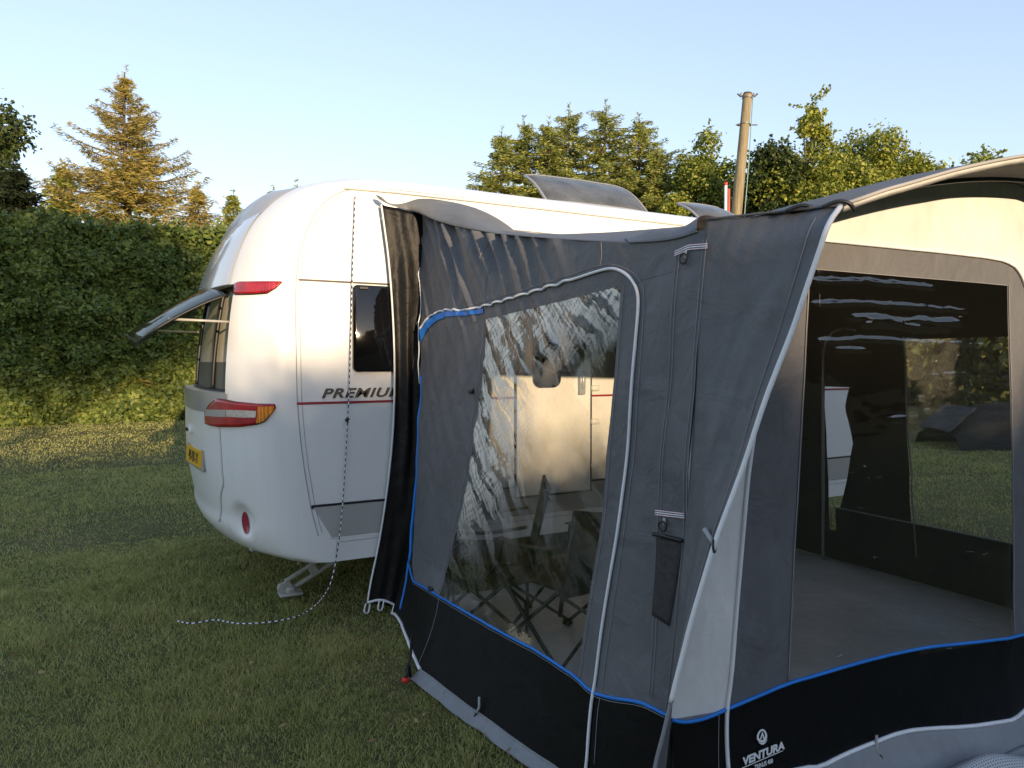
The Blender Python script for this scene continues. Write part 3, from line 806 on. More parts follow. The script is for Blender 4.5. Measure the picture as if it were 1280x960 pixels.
# --- draught flap against the caravan -------------------------------------
dfl = MB()
Lf = [(474, 257), (478, 285), (484, 330), (489, 400), (491, 470), (489, 540), (482, 610), (471, 680), (461, 725), (457, 751)]
Rf = [(526, 269), (527, 330), (527, 400), (526, 480), (524, 560), (520, 640), (511, 700), (500, 750), (495, 757)]
Lp = smooth_pl([at_y(*p, -.012)[[0, 2]] for p in Lf], 90); Rp = resample([at_y(*p, -.05)[[0, 2]] for p in Rf], 90)
G = []
for i in range(90):
    row = []
    for j in range(30):
        t = j / 29; x = Lp[i][0] * (1 - t) + Rp[i][0] * t; z = Lp[i][1] * (1 - t) + Rp[i][1] * t
        zz = (z - .3) / 2.2
        f = -.048 - .03 * t + .022 * t * (1 - t) * 4 * (math.sin(t * 8 + 4.5 * noise.noise(Vector((t * 1.2, z * 1.1, 1)))) * (.15 + .35 * zz) + .9 * noise.noise(Vector((t * 3.5, z * 2.2, 5))))
        row.append((x, min(f, -.044), z))
    G.append(row)
G = np.array(G); dfl.grid(G); draught = dfl.build('draught_flap', M['draught'], awn, solid=.0012)
dp = MB(); dp.tube(G[:, 0] + np.array([0, -.004, 0]), .006, 8)
dp.tube(np.array([G[-1, 0] + (G[-1, -1] - G[-1, 0]) * t + np.array([0, -.006, .03 * math.sin(PI * t)]) for t in np.linspace(0, 1, 12)]), .008, 6)
dp.build('flap_piping', M['piping'], draught)
for t in (0, .45, .92):
    p = G[-1, 0] + (G[-1, -1] - G[-1, 0]) * t + np.array([0, -.01, .03 * math.sin(PI * t)])
    k = MB(); k.tube(smooth_pl([p + np.array([-.012, 0, 0]), p + np.array([-.03, -.01, -.05]), p + np.array([.0, -.01, -.065]), p + np.array([.014, 0, -.01])], 14), .005, 6); k.build('tie_loop', M['piping'], draught)

# --- front wall ------------------------------------------------------------
def roofedge(t): return t
top3 = np.array([S3(q) for q in topS])
XR1 = 2 * XC - .62
zipFt = PF([(975, 296), (1000, 297), (1035, 301), (1100, 307.5), (1180, 316), (1245, 324), (1262, 330), (1273, 342), (1280, 360)])
zipFl = PF([(975, 296), (966, 370), (955, 450), (938, 555), (931, 610), (925, 700), (919, 770), (912, 850), (907, 888)])
zipFr = PF([(1280, 360), (1286, 450), (1290, 600), (1294, 790)])
fwL = PF([(1015, 336), (1008, 450), (1000, 600), (994, 720), (988, 852)])
fwR = PF([(1258, 357), (1260, 450), (1263, 600), (1266, 795)])
blueF = PF([(838, 899), (855, 902.5), (880, 898), (907, 886), (940, 873), (988, 853), (1030, 840), (1060, 832), (1100, 821), (1140, 812), (1200, 804), (1266, 795), (1294, 790)])
zb = blueF[-1][1]
blueF = blueF + [(2.7, zb), (3.3, zb + .02), (3.87, zb + .03)]
bF = lambda a, b_: [q for q in blueF if a - 1e-6 <= q[0] <= b_ + 1e-6]
XK = .665
# roof, built first for its height
eave = [tuple(p) for p in resample(top3, 40)]
corner = np.array([.885, -2.95, 1.978])
eave += [tuple(np.array(eave[-1]) * (1 - t) + corner * t + np.array([0, 0, .012 * math.sin(PI * t)])) for t in np.linspace(.1, 1, 10)]
eave = np.array(eave)
def roofP(e, s, tY):
    x = e[0] + (2 * XC - 2 * e[0]) * s
    sm = tY * tY * (3 - 2 * tY)
    z = e[2] + .29 * sm * math.sin(PI * s) + .03 * math.sin(2 * PI * min(s, 1 - s) * 2) * 0
    base = 2.425
    k = math.exp(-(-e[1]) / .35)              # meets the straight keder rail
    m = min(1, 14 * min(s, 1 - s))
    z = z * (1 - k * m) + (base + .2 * min(0, e[1])) * k * m
    z -= .03 * math.sin(PI * s) * (1 - sm)
    y = e[1] - .10 * math.sin(PI * s) * max(0, (tY - .85) / .15)
    return np.array([x, y, z + .006 * fbm((x, y, 1), 2.0, 3, 2)])
Sg = np.linspace(0, 1, 90)
RG = np.array([[roofP(e, s, min(1, max(0, -e[1] / 2.95))) for s in Sg] for e in eave])
RG[:, 0] = eave; 
ro = MB(); ro.grid(RG); roof = ro.build('roof', M['rooff'], awn, solid=.002)
def roofz(X, Y):
    e = min(eave, key=lambda q: abs(q[1] - Y)); s = (X - e[0]) / (2 * XC - 2 * e[0]); return roofP(e, min(1, max(0, s)), min(1, -e[1] / 2.95))[2]
hem = MB(); fe = RG[-1]
hem.tube(fe, .0055, 8); hem.build('canopy_hem', pm('canopy_hem', (.34, .33, .31), .6), roof)
lip = MB(); lip.grid(np.stack([fe, fe + np.array([0, .015, -.022])])); lip.build('canopy_lip', M['light'], roof, solid=.002)
fm = MB()
xs = np.linspace(.775, 2 * XC - XK - .02, 110)
topF = [(x, roofz(x, YF(x, 2)) - .004) for x in xs]
lowF = list(zipFt) + [(zipFt[-1][0], zipFt[-1][1])]
xr = zipFt[-1][0]
patch(fm, F3, [q for q in topF if q[0] <= xr], [(.765, zipFt[0][1])] + list(zipFt), 120, 36)
patch(fm, F3, [q for q in topF if q[0] >= xr - .03], [zipFt[-1], (xr + .12, zipFt[-1][1]), (xr + .2, 1.93), (3.0, 1.93), (3.80, 1.90)], 80, 30)
# corner gusset left of the zip
K0 = [(XS(-2.4, z) + .035, z) for z in (zipFt[0][1], 1.2, .8, blueF[0][1])]
patch(fm, F3, K0, zipFl, 90, 40)
patch(fm, F3, zipFr, [(a + .10, b) for a, b in zipFr], 60, 8)
front = fm.build('front_wall', M['light'], awn)
fd = MB()
patch(fd, F3, zipFl, fwL, 90, 20); patch(fd, F3, zipFt, [fwL[0], fwR[0]], 80, 14); patch(fd, F3, fwR, zipFr, 70, 12)
patch(fd, F3, [(zipFr[0][0] + .10, zipFr[0][1]), (zipFr[-1][0] + .1, zb)], [(3.87, 1.90), (3.87, zb + .03)], 40, 40)
patch(fd, F3, [(xr + .12, zipFt[-1][1]), (xr + .2, 1.93), (3.0, 1.93), (3.80, 1.90)], [(xr + .12, zipFt[-1][1] - .01), (3.0, 1.90), (3.80, 1.89)], 20, 4, .002)
fd.build('front_panel', M['dark'], awn)
# front window foil with real horizontal creases
fw = MB(); NW, NH = 90, 430
Gw = rule(fwL, fwR, NH, NW)
cre = [(.02, .0, .62, .0045, 0), (.075, .0, .80, .0045, .2), (.165, .04, .90, .0045, .5), (.112, .16, .76, .006, .9), (.124, .22, .70, .006, 3.9), (.25, .55, .95, .0035, 5.1), (.41, .1, .35, .003, 6.6), (.52, .6, .95, .0025, 7.9), (.345, .40, 1.0, .003, 1.4), (.365, .32, .80, .0035, 2.2), (.19, .1, .3, .003, 3.1)]
P = []
for i in range(NH):
    row = []
    for j in range(NW):
        v = i / (NH - 1); u = j / (NW - 1); o = 0
        for cv, u0, u1, amp, ph in cre:
            e = max(0, min(1, (u - u0) / .06)) * max(0, min(1, (u1 - u) / .06))
            vc = cv + .006 * noise.noise(Vector((u * 6, ph * 7, 0))) + (.02 * (u - .5) ** 2)
            wd = .0055 if amp < .006 else .0085
            amp_ = amp * max(.1, .8 + .5 * noise.noise(Vector((u * 5.5, ph * 9, 3))) + .5 * noise.noise(Vector((u * 22, ph * 5, 6)))); vc += .004 * noise.noise(Vector((u * 25, ph * 3, 1)))
            o += amp_ * e * math.exp(-((v - vc) / wd) ** 2)
        o += .004 * noise.noise(Vector((u * 2.2, v * 3.5, 8)))
        row.append(F3(Gw[i, j], -.002 + o))
    P.append(row)
fw.grid(np.array(P)); fw.build('front_window', M['filmF'], awn)
# front black band, white tape, grey mud flap
whiteF = PF([(1026, 960), (1060, 945), (1092, 932), (1134, 915), (1165, 910), (1197, 906), (1240, 898), (1278, 890)])
whiteF = [(XK, .155), (1.0, .15), (1.2, .14)] + list(whiteF) + [(2.9, max(.03, whiteF[-1][1])), (3.87, .06)]
fb = MB(); patch(fb, F3, [(XK - .02, blueF[0][1])] + list(blueF), whiteF, 200, 30); fb.build('front_lower_band', M['blk'], awn)
bt = MB(); sheet_tube(bt, F3, blueF, .0065, 160, .004, 1); bt.build('blue_tape', M['blue'], awn)
pw = MB(); sheet_tube(pw, F3, zipFt, .0065, 160, .006, 1); sheet_tube(pw, F3, list(zipFl) + PF([(906, 925), (906, 960)]) + [(zipFl[-1][0], .16)], .007, 120, .006, 1)
sheet_tube(pw, F3, whiteF, .008, 140, .004, 1); sheet_tube(pw, F3, zipFr, .0065, 60, .006, 1)
pw.build('piping', M['piping'], awn)
stitch(F3, [(a - .008, b) for a, b in fwL], 60, 0, .0022); stitch(F3, [fwL[0], fwR[0]], 60, 0, .0016); stitch(F3, [(a + .006, b) for a, b in fwR], 60, 0, .0016)
stitch(F3, PF([(898, 893), (895, 960)]), 20)
def mud(name, fn, pl, out, n=120, seed=0.0):
    q = resample(pl, n); P = []
    for k in range(7):
        t = k / 6; row = []
        for i, (a, b) in enumerate(q):
            wob = .010 * noise.noise(Vector((i * .12, t * 1.2, seed))) * t
            p = fn((a, b * (1 - t) + .006 * t), .001)
            d = np.array([-1., 0, 0]) if fn is S3 else np.array([0, -1., 0])
            row.append(p + d * ((out * t + .25 * b * t) + wob) + np.array([0, 0, .003 + .5 * abs(wob) * (t > .5)]))
        P.append(row)
    k = MB(); k.grid(np.array(P)); return k.build(name, M['skirt'], awn, solid=.0015)
mud('mud_flap', S3, botS[3:], .022, 120, 1.0); mud('mud_flap', F3, whiteF, .05, 140, 4.0)
wt = MB(); sheet_tube(wt, S3, botS[3:], .0055, 80, .004); wt.build('mud_flap_tape', M['skirt'], awn)

# --- corner wing, from the tent corner out to the canopy edge ----------------
Kpx = [(884, 276), (876, 331), (870, 480), (862, 600), (852, 720), (846, 800), (838, 896)]
K3 = [np.array([XS(*hs(*p)), *hs(*p)]) for p in Kpx]
K3.append(np.array([.575, -2.575, .02]))
def YW(X, z): return -2.60 - .40 * max(0, z / 1.978) ** 1.25
Opx = [(1044, 262), (1034, 280), (1024, 312), (1008, 358), (991, 410), (973, 455), (954, 504), (930, 579), (917, 614), (904, 648), (892, 681), (876, 734), (863, 777), (852, 822), (842, 860), (830, 914), (817, 960)]
O3 = [corner + np.array([0, -.004, 0])]
for p in Opx[1:]:
    X, z = hit(*p, 1, YW); O3.append(np.array([X, YW(X, z), z]))
O3.append(np.array([O3[-1][0] - .06, O3[-1][1] + .0, .02]))
Kr = resample(K3, 130); Or = smooth_pl(O3, 130, 2)
P = []
for i in range(130):
    row = []
    for j in range(40):
        t = j / 39; p = Kr[i] * (1 - t) + Or[i] * t
        if i == 0: p = Kr[0] * (1 - t) + Or[0] * t
        e = math.sin(PI * t) ** .7
        w = .032 * e * fbm((p[2] * .9 - t * .8, t * .9, 2), 1.9, 3, 5.5) + .012 * e * math.sin((p[2] * 1.3 + t * 1.1) * 7 + 2 * noise.noise(Vector((t * 2, p[2], 3)))) * .6
        row.append(p + np.array([-.75, -.25, 0]) * w)
    P.append(row)
WG = np.array(P); wg = MB(); wg.grid(WG); wing = wg.build('corner_wing', M['dark'], awn, solid=.002)
WM = WG * np.array([-1, 1, 1]) + np.array([2 * XC, 0, 0]); k = MB(); k.grid(WM); wing2 = k.build('corner_wing', M['dark'], awn, solid=.002)
k = MB(); k.tube(WM[:, -1] + np.array([.002, -.004, 0]), .0075, 8); k.build('wing_piping', M['piping'], wing2)
k = MB(); k.tube(Or[:96] + np.array([-.002, -.004, 0]), .0075, 8); k.build('wing_piping', M['piping'], wing)
k = MB(); k.tube(Or[94:] + np.array([-.001, -.002, 0]), .006, 8); k.build('wing_edge', M['skirt'], wing)
k = MB()
for dj in (5,):
    k.tube(WG[3:-1, 39 - dj] + np.array([-.003, -.002, 0]), .0016, 4)
k.build('wing_stitching', M['stitch'], wing)
ln = MB(); G = [RG[36, 0]] ; ln.tube(np.array([K3[0] + (corner - K3[0]) * t + np.array([-.004, -.002, .004]) for t in np.linspace(0, 1, 12)]), .004, 6); ln.build('wing_seam', M['rooff'], wing)
k = MB()
for t in (.74, 1.0):
    p = K3[0] + (corner - K3[0]) * t + np.array([-.006, -.006, .008])
    k.tube(smooth_pl([p + np.array([-.03, .03, -.008]), p + np.array([-.005, 0, .008]), p + np.array([.022, -.02, 0]), p + np.array([.04, -.02, -.02])], 14), .006, 6)
k.build('tie_cord', M['darktrim'], wing)
# clip on the wing edge
i_ = min(range(130), key=lambda i: abs(Or[i][2] - hit(892, 676, 1, YW)[1])); p0 = WG[i_, 36]; p1 = WG[i_, 28] + np.array([0, 0, .035])
k = MB(); d = (p0 - p1); k.tube(np.array([p1 + d * t + np.array([-.006, -.006, 0]) for t in (0, .3, .7, 1.15)]), [.009, .008, .008, .008], 6); o = k.build('edge_clip', M['clip'], wing)
ring('ring', p1 + d * 1.15 + np.array([-.008, -.010, -.004]), .018, (.6, -.8, .1), .0035, o)
# raised roof folds above the side wall
def hump(name, lo, hi, mat, dx=.16):
    A_ = smooth_pl([S3(hs(*p), .006) if p[0] > 525 else at_y(p[0], p[1], -.085) for p in lo], 60); B_ = smooth_pl([at_x(p[0], p[1], .93) if p[0] > 560 else (at_y(p[0], p[1], -.06)) for p in hi], 60)
    P = []
    for t in np.linspace(0, 1, 9):
        P.append(A_ * (1 - t) + B_ * t + np.array([-.02, 0, .015]) * math.sin(PI * t)[..., None] if False else A_ * (1 - t) + B_ * t + np.array([-.02, 0, .012]) * math.sin(PI * t))
    for t in np.linspace(.15, 1, 6):
        P.append(B_ + np.array([.30 * t, 0, -.10 * t * t]) * np.clip((B_[:, 0:1] - .62) / .2, .05, 1))
    k = MB(); k.grid(np.array(P)); return k.build(name, mat, roof, solid=.002)
hump('roof_fold', [(474, 249), (484, 255), (497, 259), (520, 265), (560, 280), (610, 290.5), (623, 291.5)], [(474, 245), (483, 253), (491, 257.5), (499, 257), (512, 251.5), (524, 248), (540, 248.5), (560, 251.5), (578, 256), (590, 263), (601, 276), (623, 289.5)], M['flapg'])
hump('roof_fold', [(788, 303.5), (820, 302), (850, 298), (872, 290)], [(788, 302), (803, 297), (814, 289.5), (828, 285), (842, 285.5), (855, 288), (866, 283), (884, 268)], M['dark'])
k = MB(); e0 = RG[0]; k.tube(np.array([[x, -.012, 2.43] for x in np.linspace(.8, 3.7, 12)]), .006, 6); k.build('roof_keder', M['skirt'], roof)

# --- far side wall, seen through the front window ---------------------------
def XFar(Y, z): return 2 * XC - (.56 + .0875 * z)
def R3(q, off=0.0):
    Y, z = q; return np.array([XFar(Y, z) + .015 * fbm((Y, z, 2), 2.5, 3, 1.1) + off, Y, z])
def tz(Y): return 2.44 + .22 * max(Y, -1.0) + (.13 * min(0, Y + 1.0))
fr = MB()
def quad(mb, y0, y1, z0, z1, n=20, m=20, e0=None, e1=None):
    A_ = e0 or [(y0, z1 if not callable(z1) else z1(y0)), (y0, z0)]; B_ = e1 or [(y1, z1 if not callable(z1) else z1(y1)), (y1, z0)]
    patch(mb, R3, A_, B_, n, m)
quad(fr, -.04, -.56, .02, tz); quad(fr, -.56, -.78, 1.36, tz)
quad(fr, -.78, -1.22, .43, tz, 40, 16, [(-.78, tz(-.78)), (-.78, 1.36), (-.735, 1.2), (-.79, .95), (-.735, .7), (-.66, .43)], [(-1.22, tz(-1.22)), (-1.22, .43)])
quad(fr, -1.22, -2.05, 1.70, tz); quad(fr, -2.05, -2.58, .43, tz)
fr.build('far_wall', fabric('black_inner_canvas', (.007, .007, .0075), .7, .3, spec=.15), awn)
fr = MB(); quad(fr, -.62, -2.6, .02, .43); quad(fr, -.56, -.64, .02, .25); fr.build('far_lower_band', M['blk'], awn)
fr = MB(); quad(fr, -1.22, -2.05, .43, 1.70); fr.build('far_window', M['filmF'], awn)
fr = MB()
fr.tube(np.array([R3((y, .435), -.006) for y in np.linspace(-.62, -2.58, 20)]), .006, 6)
fr.tube(np.array([R3((-1.22 - .02 * (1.7 - z), z), -.006) for z in np.linspace(1.72, .2, 20)]), .006, 6)
fr.build('far_piping', M['skirt'], awn)
pl = MB()
pl.tube(smooth_pl([(3.80, -.86, 1.78), (3.80, -.70, 1.80), (3.79, -.60, 1.72), (3.80, -.575, 1.5), (3.84, -.57, .03)], 40), .012, 8)
pl.build('tent_pole', M['pole'], awn)
pl = MB(); pl.tube(smooth_pl([(3.72, -2.5, 1.96), (3.78, -2.50, 1.0), (3.86, -2.52, .02)], 20), .012, 8); pl.build('tent_pole', M['pole'], awn)
pl = MB(); pl.tube(smooth_pl([(.82, -2.5, 1.94), (.75, -2.5, 1.0), (.68, -2.5, .02)], 20), .012, 8); pl.build('tent_pole', M['pole'], awn)
pl = MB(); pl.tube(np.array([[x, -2.78 - .05 * math.sin(PI * s), 2.0 + .22 * math.sin(PI * s)] for s, x in [(s, .9 + (3.6 - .9) * s) for s in np.linspace(0, 1, 30)]]), .008, 8); pl.build('roof_pole', M['black'], awn)
pl = MB(); pl.tube([(XC, -.02, 2.40), (XC, -2.6, 2.20)], .011, 8); pl.build('roof_pole', M['pole'], awn)
st.build('stitching', M['stitch'], awn)
# --- maker's mark on the front band ------------------------------------------
def on_front(px, py): 
    q = hf(px, py); return F3(q, .012)
def fm_at(px, py, px2, py2):
    a, c = on_front(px, py), on_front(px2, py2); d = c - a
    return frame_m(a, d, (-.08, -1, 0)), np.linalg.norm(d)
m_, Lw = fm_at(922.5, 953, 974, 932.5)
text_obj('VENTURA', 'maker_lettering', M['piping'], m_, awn, .0375, .0006, .12, .0014, Lw / .166, 1.0, 'LEFT')
m_, Lw2 = fm_at(936.5, 958, 960.5, 949)
m_.translation = Vector(on_front(936.5, 958))
text_obj('TRINUS 400', 'model_lettering', M['piping'], m_, awn, .0225, .0005, .0, .0003, Lw2 / .120, 1.0, 'LEFT')
k = MB(); k.tube(np.array([on_front(921 + 53 * t, 956 - 20.4 * t) for t in np.linspace(0, 1, 10)]), .0015, 4); k.build('lettering_rule', M['piping'], awn)
# emblem: egg-shaped ring round a slim A, with a bowl-shaped stroke under it
def curve_patch(name, outer, inner=None):
    k = MB(); o = np.array([on_front(*p) for p in outer]); n = len(o)
    if inner is None: k.add(o, [list(range(n))])
    else:
        i2 = np.array([on_front(*p) for p in inner]); k.add(np.vstack([o, i2]), [[q, (q + 1) % n, n + (q + 1) % n, n + q] for q in range(n)])
    return k.build(name, M['piping'], awn, smooth=False, solid=.001)
th = np.linspace(0, 2 * PI, 33)[:-1]
egg = lambda cx, cy, rx, ry: [(cx + rx * math.cos(t) * (1 - .18 * math.sin(t)) + .12 * ry * math.sin(t), cy - ry * math.sin(t)) for t in th]
curve_patch('emblem', egg(949, 917.5, 6.3, 8), egg(949, 917.3, 4.0, 5.7))
k = [(946, 922), (949.8, 912.5), (952.3, 921), (950.6, 921.6), (949.4, 916.4), (947.6, 922)]
curve_patch('emblem', k)
curve_patch('emblem', [(943.5, 925)] + [(943.5 + 12 * t, 925 - 2.6 * t + 4.6 * math.sin(PI * t)) for t in np.linspace(.1, .9, 9)] + [(955.5, 922.4)] + [(943.5 + 12 * t, 925 - 2.6 * t + 2.2 * math.sin(PI * t)) for t in np.linspace(.9, .1, 9)])
# elastic peg loops at the hem
for fn, q in ((S3, hs(599, 893)), (F3, hf(1097, 935))):
    p = fn((q[0], max(.07, q[1])), .012); o = (np.array([-.03, 0, 0]) if fn is S3 else np.array([0, -.03, 0]))
    k = MB(); k.tube(np.array([p + np.array([0, 0, .045]), p, p + o * .5 + np.array([0, 0, -.02])]), .006, 6); lo = k.build('peg_loop', M['clip'], awn)
    k = MB(); k.tube(smooth_pl([p + o * .5 + np.array([0, 0, -.02]), p + o + np.array([.012, .012, -.055]), p + o * 1.6 + np.array([.02, .015, -.06]), p + o * .5 + np.array([0, 0, -.02])], 16), .0035, 6); k.build('rubber_ring', M['black'], lo)
p = S3(hs(520, 834), .01); k = MB(); k.tube(smooth_pl([p + np.array([-.002, .03, .14]), p + np.array([-.006, .02, .05]), p + np.array([-.03, .02, .0]), at_z(508, 846, .04)], 12), .007, 6); k.build('peg_loop', M['black'], awn)

# ------------------------------------------------------------------ things in and around the awning
M['sheet'] = fabric('groundsheet_grey', (.48, .48, .50), .5, .5)
gs = MB(); xx = np.linspace(.60, 3.92, 90); yy = np.linspace(-2.56, -.02, 70)
gs.grid(np.array([[(x, y, .016 + .010 * (1 + fbm((x, y, 0), 1.6, 3, 4)) + .006 * math.sin(x * 9 + y * 2 + 2 * noise.noise(Vector((x, y, 0))))) for x in xx] for y in yy]))
tag(gs.build('groundsheet', M['sheet'], None), 'grey groundsheet covering the floor inside the awning', 'groundsheet')
t = NT('grey_mesh_mat'); bs_ = t.n('ShaderNodeBsdfPrincipled'); br = t.n('ShaderNodeTexBrick')
uvn = t.n('ShaderNodeUVMap', uv_map='UVMap').outputs[0]
br.offset = 0; br.inputs['Scale'].default_value = 1; br.inputs['Brick Width'].default_value = .011; br.inputs['Row Height'].default_value = .011; br.inputs['Mortar Size'].default_value = .003
br.inputs['Color1'].default_value = (.10, .105, .12, 1); br.inputs['Color2'].default_value = (.14, .145, .16, 1); br.inputs['Mortar'].default_value = (.45, .47, .5, 1)
t.l(uvn, br.inputs['Vector']); t.l(br.outputs['Color'], bs_.inputs['Base Color']); bs_.inputs['Roughness'].default_value = .6; t.l(bs_.outputs[0], t.out.inputs[0]); M['matmesh'] = t.m
mm = MB(); xx = np.linspace(1.25, 3.1, 70); tt = np.linspace(0, 1, 16); P = []; UVm = []
for v in tt:
    row = []; ru = []
    for x in xx:
        y = YF(x, 0) - .085 - .32 * v * min(1, (x - 1.2) / 1.0); z = .03 + .05 * math.exp(-((v - .35) / .25) ** 2) * (1 + .8 * noise.noise(Vector((x * 3, v, 2)))) + .02 * noise.noise(Vector((x * 5, v * 3, 7)))
        row.append((x, y, max(.022, z))); ru.append((x, v * .36))
    P.append(row); UVm.append(ru)
mm.grid(np.array(P), np.array(UVm)); tag(mm.build('mesh_mat', M['matmesh'], None, solid=.004), 'crumpled grey mesh mat lying along the foot of the awning front', 'mat')

M['chairf'] = fabric('black_chair_cloth', (.012, .013, .013), .7, .2)
M['chairm'] = pm('black_chair_frame', (.015, .015, .016), .4, .3)
def chair(loc, rz, label):
    r = empty('camping_chair', loc, label, 'chair', 'folding chairs in the awning'); r.rotation_euler.z = rz
    w, d, sh_, bh = .54, .46, .42, .83
    def g(fn, name, mat, n=14):
        k = MB(); s_ = np.linspace(0, 1, n); k.grid(np.array([[fn(a, b_) for a in s_] for b_ in s_])); return k.build(name, mat, r, local=True, solid=.006)
    g(lambda a, b_: ((a - .5) * w, (b_ - .5) * d, sh_ - .05 * math.sin(PI * a) * math.sin(PI * b_)), 'seat', M['chairf'])
    bk = g(lambda a, b_: ((a - .5) * w, -d / 2 - .10 * b_ - .03 * math.sin(PI * a), sh_ - .04 + (bh - sh_ + .04) * b_ - .035 * math.sin(PI * a) * b_), 'backrest', M['chairf'])
    g(lambda a, b_: ((a - .5) * .11 + .10, -d / 2 - .095 - .012 - .03 * math.sin(PI * (a * .2 + .6)), bh - .13 + .022 * b_), 'label_patch', M['clip'], 5)
    for s in (-1, 1):
        def bar(name, pts, rr=.011):
            k = MB(); k.tube(np.array(pts), rr, 8); return k.build(name, M['chairm'], r, local=True)
        bar('leg', [(s * w / 2, -d / 2, .02), (s * w / 2, d / 2, sh_)]); bar('leg', [(s * w / 2, d / 2, .02), (s * w / 2, -d / 2, sh_)])
        bar('back_post', [(s * w / 2, -d / 2, sh_ - .12), (s * w / 2, -d / 2 - .10, bh)])
        bar('brace', [(-s * w / 2, d / 2, .03), (s * w / 2, d / 2, sh_ - .02)], .009); bar('brace', [(-s * w / 2, -d / 2, .03), (s * w / 2, -d / 2, sh_ - .02)], .009)
        bar('arm_post', [(s * w / 2, d / 2, sh_), (s * w / 2, d / 2 - .02, .60)])
        g(lambda a, b_: (s * w / 2 + (a - .5) * .06, -d / 2 + d * b_, .60 + .03 * (1 - b_) - .02 * math.sin(PI * b_)), 'armrest', M['chairf'], 8)
        for yy_ in (-1, 1):
            k = MB(); k.box((s * w / 2, yy_ * d / 2, .016), (.05, .05, .03), bev=.01); k.build('foot', M['black'], r, local=True)
    return r
chair((1.17, -1.08, .02), R(14), 'nearer black folding chair inside the awning, its back to the side window')
chair((.98, -.55, .02), R(60), 'black folding chair with crossed legs in the awning, nearer the caravan door')
# curved grey tube near the caravan in the awning
hz = MB(); hz.tube(smooth_pl([(2.78, -.42, .80), (2.95, -.45, .88), (3.10, -.48, .80), (3.16, -.50, .58), (3.10, -.52, .42), (2.95, -.56, .36)], 40), .022, 10)
hz.tube(smooth_pl([(2.95, -.56, .36), (2.8, -.6, .2), (2.7, -.7, .04), (2.5, -.8, .035)], 24), .02, 10)
tag(hz.build('hose', pm('grey_hose', (.16, .16, .16), .35), None), 'curved grey hose standing inside the awning behind the front window', 'hose')
# guy rope
t = NT('black_white_rope'); bs_ = t.n('ShaderNodeBsdfPrincipled'); uvn = t.n('ShaderNodeUVMap', uv_map='UVMap').outputs[0]
ck = t.n('ShaderNodeTexChecker'); ck.inputs['Scale'].default_value = 1; ck.inputs['Color1'].default_value = (.80, .80, .80, 1); ck.inputs['Color2'].default_value = (.02, .02, .06, 1)
t.l(t.mapping(uvn, (2, 56, 1), (0, 0, 0), (0, 0, .5)), ck.inputs['Vector']); t.l(ck.outputs['Color'], bs_.inputs['Base Color']); bs_.inputs['Roughness'].default_value = .7; t.l(bs_.outputs[0], t.out.inputs[0])
up = [at_y(x, y, -.03) for x, y in ((444, 245), (442, 300), (440, 357), (438.5, 430), (436, 500), (433, 560), (430, 610))] + [at_y(426, 660, -.05), at_y(421, 695, -.06), at_y(416, 722, -.07), at_y(408, 742, -.06)]
dn = [at_z(x, y, .035) for x, y in ((392, 760), (372, 771), (345, 777), (310, 780), (290, 779), (270, 774), (255, 777), (238, 780), (221, 776))]
rp = MB(); rp.tube(smooth_pl(up + dn, 260, 2), .0038, 6)
rope = rp.build('rope', t.m, None); tag(rope, 'black and white speckled rope hanging from the caravan roof and trailing over the grass', 'rope')
k = MB(); p = at_y(434, 525, -.045)
k.tube([p + np.array([-.012, 0, -.004]), p + np.array([.012, -.004, .006])], [.011, .006], 6); k.tube([p + np.array([-.004, 0, .014]), p + np.array([.004, -.006, -.018])], .005, 6)
k.build('rope_slider', M['black'], rope)
k = MB(); p = at_z(507, 850, .03); k.tube(np.array([p + np.array([.05, .07, -.02]), p + np.array([.03, .035, .05]), p + np.array([0, 0, .01])]), .008, 6); peg = k.build('tent_peg', M['black'], None)
tag(peg, 'black tent peg with a red tip in the grass at the awning corner', 'tent peg')
k = MB(); k.box(p, (.035, .03, .022), bev=.008); k.build('peg_head', pm('red_peg', (.6, .03, .03), .4), peg)
# ------------------------------------------------------------------ ground
def lawn_mat():
    t = NT('lawn'); b = t.n('ShaderNodeBsdfPrincipled'); co = t.n('ShaderNodeTexCoord').outputs['Object']
    n1 = t.noise(co, .8, 4); n2 = t.noise(co, 9, 5, .65); n3 = t.noise(co, 90, 3, .7)
    f = t.math('ADD', t.math('ADD', t.math('MULTIPLY', n1, .35), t.math('MULTIPLY', n2, .35)), t.math('MULTIPLY', n3, .3))
    t.l(t.ramp(f, [(.36, (.055, .060, .022)), (.5, (.11, .11, .042)), (.64, (.20, .17, .08))]), b.inputs['Base Color'])
    b.inputs['Roughness'].default_value = .85; b.inputs['Specular IOR Level'].default_value = .2
    t.l(t.bump(t.math('ADD', n3, n2), .8, .03), b.inputs['Normal']); t.l(b.outputs[0], t.out.inputs[0]); return t.m
g = MB()
def gz(x, y):
    return .012 * noise.noise(Vector((x * .6, y * .6, 0)))
xs_ = np.concatenate([[-300, -80, -30], np.linspace(-12, 12, 60), [30, 80, 300]]); ys_ = np.concatenate([[-300, -80, -30], np.linspace(-8, 18, 64), [30, 80, 300]])
g.grid(np.array([[(x, y, gz(x, y) - .01) for x in xs_] for y in ys_]))
tag(g.build('lawn', lawn_mat()), kind='structure')

